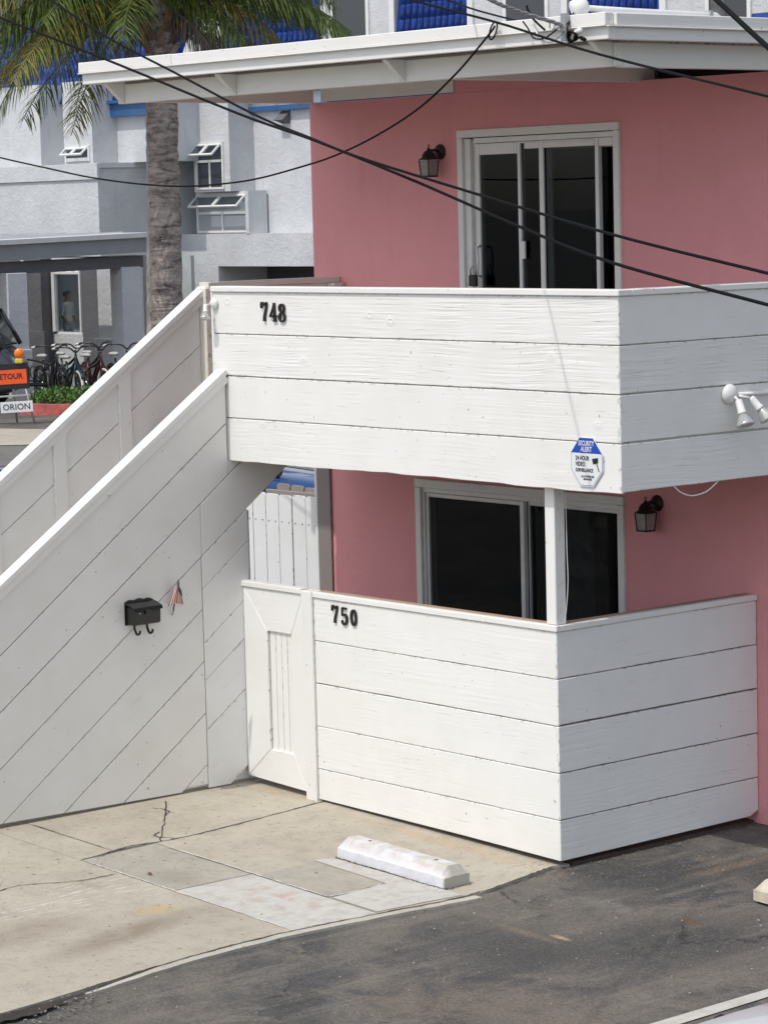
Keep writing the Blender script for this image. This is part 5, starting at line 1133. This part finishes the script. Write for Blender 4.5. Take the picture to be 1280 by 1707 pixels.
# ------------------------------------------------------------------ cars
def car(label, loc, rotz, paint, L=4.5, Wd=1.8, H=1.45, hood=.95, suv=False):
    """front towards +x of its own frame"""
    e = empty('parked_car', loc, label, 'car', 'parked cars', rotz); m = e.matrix_basis.copy(); h = L/2; w = Wd/2
    st = [(-h,.62,.80,.55),(-h+.08,.80,.96,.40),(-h+.35,.90,hood+.06,.30),(-h+.9,1.0,hood+.08,.24),(-.9,1,hood+.06,.22),(.3,1,hood+.04,.22),(1.0,1,hood,.22),(h-.9,.98,hood-.06,.24),(h-.35,.92,hood-.16,.28),(h-.08,.80,hood-.28,.38),(h,.62,hood-.38,.50)]
    V = []; F = []
    for x, ws_, zt_, zb in st:
        wl = w*ws_
        half = [(wl*.80,zb),(wl*.985,zb+.10),(wl,(zb+zt_)*.5),(wl*.975,zt_-.10),(wl*.90,zt_-.02),(wl*.55,zt_+.025),(0,zt_+.04)]
        for y, z in half: V.append((x, y, z))
        for y, z in reversed(half[:-1]): V.append((x, -y, z))
    k = 13
    for i in range(len(st)-1):
        for j in range(k): F.append((i*k+j, i*k+(j+1)%k, (i+1)*k+(j+1)%k, (i+1)*k+j))
    F += [tuple(range(k)), tuple(range(len(st)*k-1, (len(st)-1)*k-1, -1))]
    b_ = mesh_obj('body', V, F, paint, e, m, smooth=True); b_.modifiers.new('s', 'SUBSURF').render_levels = 2; b_.modifiers['s'].levels = 2
    xr = -h+.25 if suv else -h+.75
    base = [(xr, w*.90, hood), (1.15, w*.90, hood-.02)]; top = [(xr+(.35 if suv else .65), w*.70, H-.03), (.25, w*.70, H-.03)]
    V = [(xr,-w*.88,hood),(1.2,-w*.88,hood-.02),(1.2,w*.88,hood-.02),(xr,w*.88,hood),(top[0][0],-w*.70,H-.04),(.25,-w*.70,H-.04),(.25,w*.70,H-.04),(top[0][0],w*.70,H-.04)]
    mesh_obj('windows', V, box_data((0,0,0),(1,1,1))[1], 'carglass', e, m, bevel=.05, seg=3)
    x0, x1 = top[0][0]-.05, .32; V = []; F = []
    for i in range(9):
        x = x0+(x1-x0)*i/8; zc = H-.02+.03*math.sin(math.pi*i/8)
        for j in range(9):
            y = -w*.72+w*1.44*j/8; V.append((x, y, zc-.05*(abs(y)/(w*.72))**3))
    F = [(i*9+j, i*9+j+1, (i+1)*9+j+1, (i+1)*9+j) for i in range(8) for j in range(8)]
    mesh_obj('roof', V, F, paint, e, m, smooth=True)
    for s in (-1, 1):
        tube('pillar', [m@Vector((1.16,s*w*.885,hood)), m@Vector((.28,s*w*.71,H-.05))], .035, paint, e, 6); tube('pillar', [m@Vector((xr,s*w*.885,hood)), m@Vector((x0+.05,s*w*.71,H-.05))], .05, paint, e, 6); tube('pillar', [m@Vector((-.25,s*w*.895,hood)), m@Vector((-.35,s*w*.715,H-.05))], .03, 'rubber', e, 6)
        hl = box_data((h-.28, s*w*.60-.16, hood-.36), (h-.10, s*w*.60+.16, hood-.24)); mesh_obj('headlight', hl[0], hl[1], 'chrome', e, m, bevel=.03, seg=2)
        tl_ = box_data((-h+(.30 if suv else .06), s*w*.64-.15, hood-.22), (-h+(.32 if suv else .14), s*w*.64+.15, hood-.08)); mesh_obj('tail_light', tl_[0], tl_[1], 'redkerb', e, m, bevel=.03, seg=2)
        mv = box_data((.75, s*(w+.06)-.09, hood), (.87, s*(w+.06)+.09, hood+.13)); mesh_obj('mirror', mv[0], mv[1], paint, e, m, bevel=.03, seg=2)
        for x in (-h+.85, h-.85):
            mm = m@Matrix.Translation((x, s*(w-.10), .33))@Matrix.Rotation(rad(90), 4, 'X')
            wl = lathe('wheel', [(.20,-.11),(.30,-.11),(.33,-.08),(.33,.08),(.30,.11),(.20,.11)], 'rubber', e, mm, 22)
            lathe('rim', [(.01,-.09),(.19,-.105),(.205,-.112),(.205,.112),(.19,.105),(.01,.09)], 'galv', wl, mm, 16)
    V = [m@Vector((h-.55, -w*.86, hood-.045)), m@Vector((1.15, -w*.86, hood+.02))]
    return e
car('blue car parked beyond the picket fence', (-12.45, 6.15, .17), YAW+rad(8), 'bluecar', 4.5, 1.85, 1.52, 1.02)
car('dark navy car mostly hidden below the far stair rail at the left edge', (-13.6, 3.1, .17), rad(200), 'navycar', 4.5, 1.8, 1.44, .95)
car('dark grey sport utility vehicle parked under the carport', far(-9.22, 55), YAW+rad(176), 'greycar', 4.6, 1.9, 2.0, 1.25, True)
car('white car whose roof shows in the bottom right corner', (6.645, -4.66, gz(5)), rad(90), 'whitecar', 4.5, 1.84, 1.545, .92)

# ------------------------------------------------------------------ palms
MAT['frond'] = leaf_mat('palm_leaflet', (.055,.10,.022), (.14,.18,.042), .35); MAT['frond_old'] = leaf_mat('yellowing_palm_leaflet', (.13,.135,.03), (.24,.21,.05), .35)
MAT['frond_dead'] = simple('dead_palm_leaflet', (.20,.17,.145), .9, 0, .35, 6)
def bark():
    t = NT('palm_bark'); v = t.coords(rnd=False)
    mp = t.n('Mapping'); mp.inputs['Scale'].default_value = (3, 3, 15); t.l(v, mp.inputs[0]); n = t.noise(mp.outputs[0], 1.0, 5, .7, .8); n2 = t.noise(v, 26, 4, .7); n3 = t.noise(v, 3.5, 3)
    c = t.mix(t.ramp(n, [(.32, 0.0), (.62, 1.0)]), (.07,.058,.05), (.55,.48,.43)); c = t.mix(t.ramp(n2, [(.30, .65), (.46, 0.0)]), c, (.04,.033,.028)); c = t.mix(t.ramp(n3, [(.5, 0.0), (.75, .5)]), c, (.42,.37,.33))
    return t.out(c, .95, t.bump(t.math('ADD', n, n2), .9, .03))
MAT['bark'] = bark(); MAT['boot'] = simple('palm_boot_fibre', (.20,.13,.09), .95, 0, .45, 9, .02, 25)
MAT['palebark'] = simple('pale_ringed_bark', (.45,.39,.34), .95, 0, .3, 5, .01, 30)
def trunk(name, base, topv, r0, r1, mat, par, n=26, rough=.1):
    base = Vector(base); topv = Vector(topv); seg = 70; V = []; F = []
    for i in range(seg+1):
        s = i/seg; p = base.lerp(topv, s); r = r0+(r1-r0)*s; saw = ((s*seg*.5) % 1.0)
        for j in range(n):
            a = 2*math.pi*j/n; rr = r*(1+rough*.55*(saw-.5)+rough*(random.random()-.5)*.9+.04*math.sin(3*a+s*9)); V.append(p+Vector((rr*math.cos(a), rr*math.sin(a), jit(.012))))
    for i in range(seg):
        for j in range(n): F.append((i*n+j, i*n+(j+1)%n, (i+1)*n+(j+1)%n, (i+1)*n+j))
    return mesh_obj(name, V, F, mat, par, Matrix.Identity(4))
def frond(par, org, az, el, L, droop, mat, leaf=.46, nl=46, name='frond', curl=0.0):
    d = Vector((math.cos(az)*math.cos(el), math.sin(az)*math.cos(el), math.sin(el))); p = Vector(org); P = [p.copy()]; steps = 22
    for i in range(steps):
        s = i/steps; d = (d+Vector((0,0,-droop*(.25+1.6*s)/steps))).normalized(); p = p+d*(L/steps); P.append(p.copy())
    rv, rf = tube_data(P, [.020*(1-.85*i/steps)+.002 for i in range(steps+1)], 5); parts = [(rv, rf)]
    side0 = Vector((-math.sin(az), math.cos(az), 0))
    for k in range(nl):
        s = .10+.89*k/nl; f_ = s*steps; i = min(int(f_), steps-1); c = P[i].lerp(P[i+1], f_-i); t = (P[i+1]-P[i]).normalized()
        for sg_ in (-1, 1):
            ll_ = leaf*(math.sin(math.pi*(.12+.80*s))**.6)*random.uniform(.8,1.12)
            out = (side0*sg_*random.uniform(.55,1.0)+t*random.uniform(.35,.75)+Vector((0,0,random.uniform(-.35,.35)-curl))).normalized()
            q = c.copy(); pts = [q.copy()]; dd = out.copy()
            for _ in range(3): dd = (dd+Vector((0,0,-.42-.5*curl))).normalized(); q = q+dd*ll_/3; pts.append(q.copy())
            wv = t.cross(out).normalized()*0.0+t*.0115
            V = [pts[0]+wv*.5, pts[0]-wv*.5, pts[1]+wv, pts[1]-wv, pts[2]+wv*.8, pts[2]-wv*.8, pts[3]]
            parts.append((V, [(0,1,3,2),(2,3,5,4),(4,5,6)]))
    V, F = join_data(parts); return mesh_obj(name, V, F, mat, par, Matrix.Identity(4))
rc = math.atan2(RT0.y, RT0.x)                       # azimuth of "towards the right of the view"
pb = far(-2.66, 35); ptop = far(-2.60, 35, 6.85)
palm = empty('palm_tree', pb, 'tall feather palm with a rough grey trunk behind the stairs', 'palm tree')
trunk('trunk', pb-Vector((0,0,.1)), ptop, .215, .180, 'bark', palm, 26, .16)
for k in range(46):
    z = 5.75+1.15*k/46; a = k*2.4; c = far(-2.61, 35, z); o_ = Vector((math.cos(a), math.sin(a), 0)); L = random.uniform(.22,.42); wd = random.uniform(.05,.10)
    t = Vector((-math.sin(a), math.cos(a), 0)); p0 = c+o_*.15; p1 = c+o_*(.30+.10*random.random())+Vector((0,0,L))
    V = [p0-t*wd, p0+t*wd, p1+t*wd*.4, p1-t*wd*.4, p0-t*wd*.9-o_*.03-Vector((0,0,.05)), p0+t*wd*.9-o_*.03-Vector((0,0,.05)), p1+t*wd*.3-o_*.03, p1-t*wd*.3-o_*.03]
    mesh_obj('boot', V, box_data((0,0,0),(1,1,1))[1], 'boot' if k % 3 else 'bark', palm, Matrix.Identity(4))
org = far(-2.60, 35, 6.72)
random.seed(23)
SPEC = []
for k in range(26):  # curtain of fronds hanging to the left
    SPEC.append((rad(180)+rad(random.uniform(-58,58)), rad(random.uniform(-24,24)), random.uniform(2.2,3.4), random.uniform(.5,1.5), 'frond_old' if k % 3 == 0 else 'frond'))
for k in range(10): SPEC.append((rad(random.uniform(-60,60)), rad(random.uniform(2,34)), random.uniform(2.0,2.8), random.uniform(.7,1.4), 'frond'))
for k in range(8): SPEC.append((rad(random.choice((90,270))+random.uniform(-30,30)), rad(random.uniform(5,60)), random.uniform(2.0,2.8), random.uniform(.9,1.5), 'frond'))
SPEC += [(rad(-10), rad(-2), 1.9, 1.2, 'frond_old'), (rad(-30), rad(-4), 1.7, 1.4, 'frond'), (rad(8), rad(4), 2.5, .8, 'frond')]
for a_, e_, L_, d_, m_ in SPEC: frond(palm, org+Vector((jit(.08), jit(.08), jit(.12))), rc+a_, e_, L_, d_, m_, .62, 66)
for a_, e_, L_ in ((-12,-22,1.55),(10,-30,1.4),(28,-18,1.7),(-35,-25,1.5),(2,-12,1.95),(-4,-4,2.3),(150,-40,1.3)):
    frond(palm, org+Vector((jit(.05), jit(.05), -.25)), rc+rad(a_), rad(e_), L_, 1.6, 'frond_dead', .42, 34, 'dead_frond', .5)
p2b = far(-2.90, 35.9); palm2 = empty('palm_tree', p2b, 'slimmer pale ringed palm trunk close behind the rough palm', 'palm tree')
trunk('trunk', p2b-Vector((0,0,.1)), far(-2.74, 35.9, 6.2), .155, .11, 'palebark', palm2, 18, .10)
for k in range(9): frond(palm2, far(-2.70, 35.9, 6.2), 2*math.pi*k/9+.3, rad(random.uniform(25,60)), 1.7, 1.4, 'frond', .40, 34)
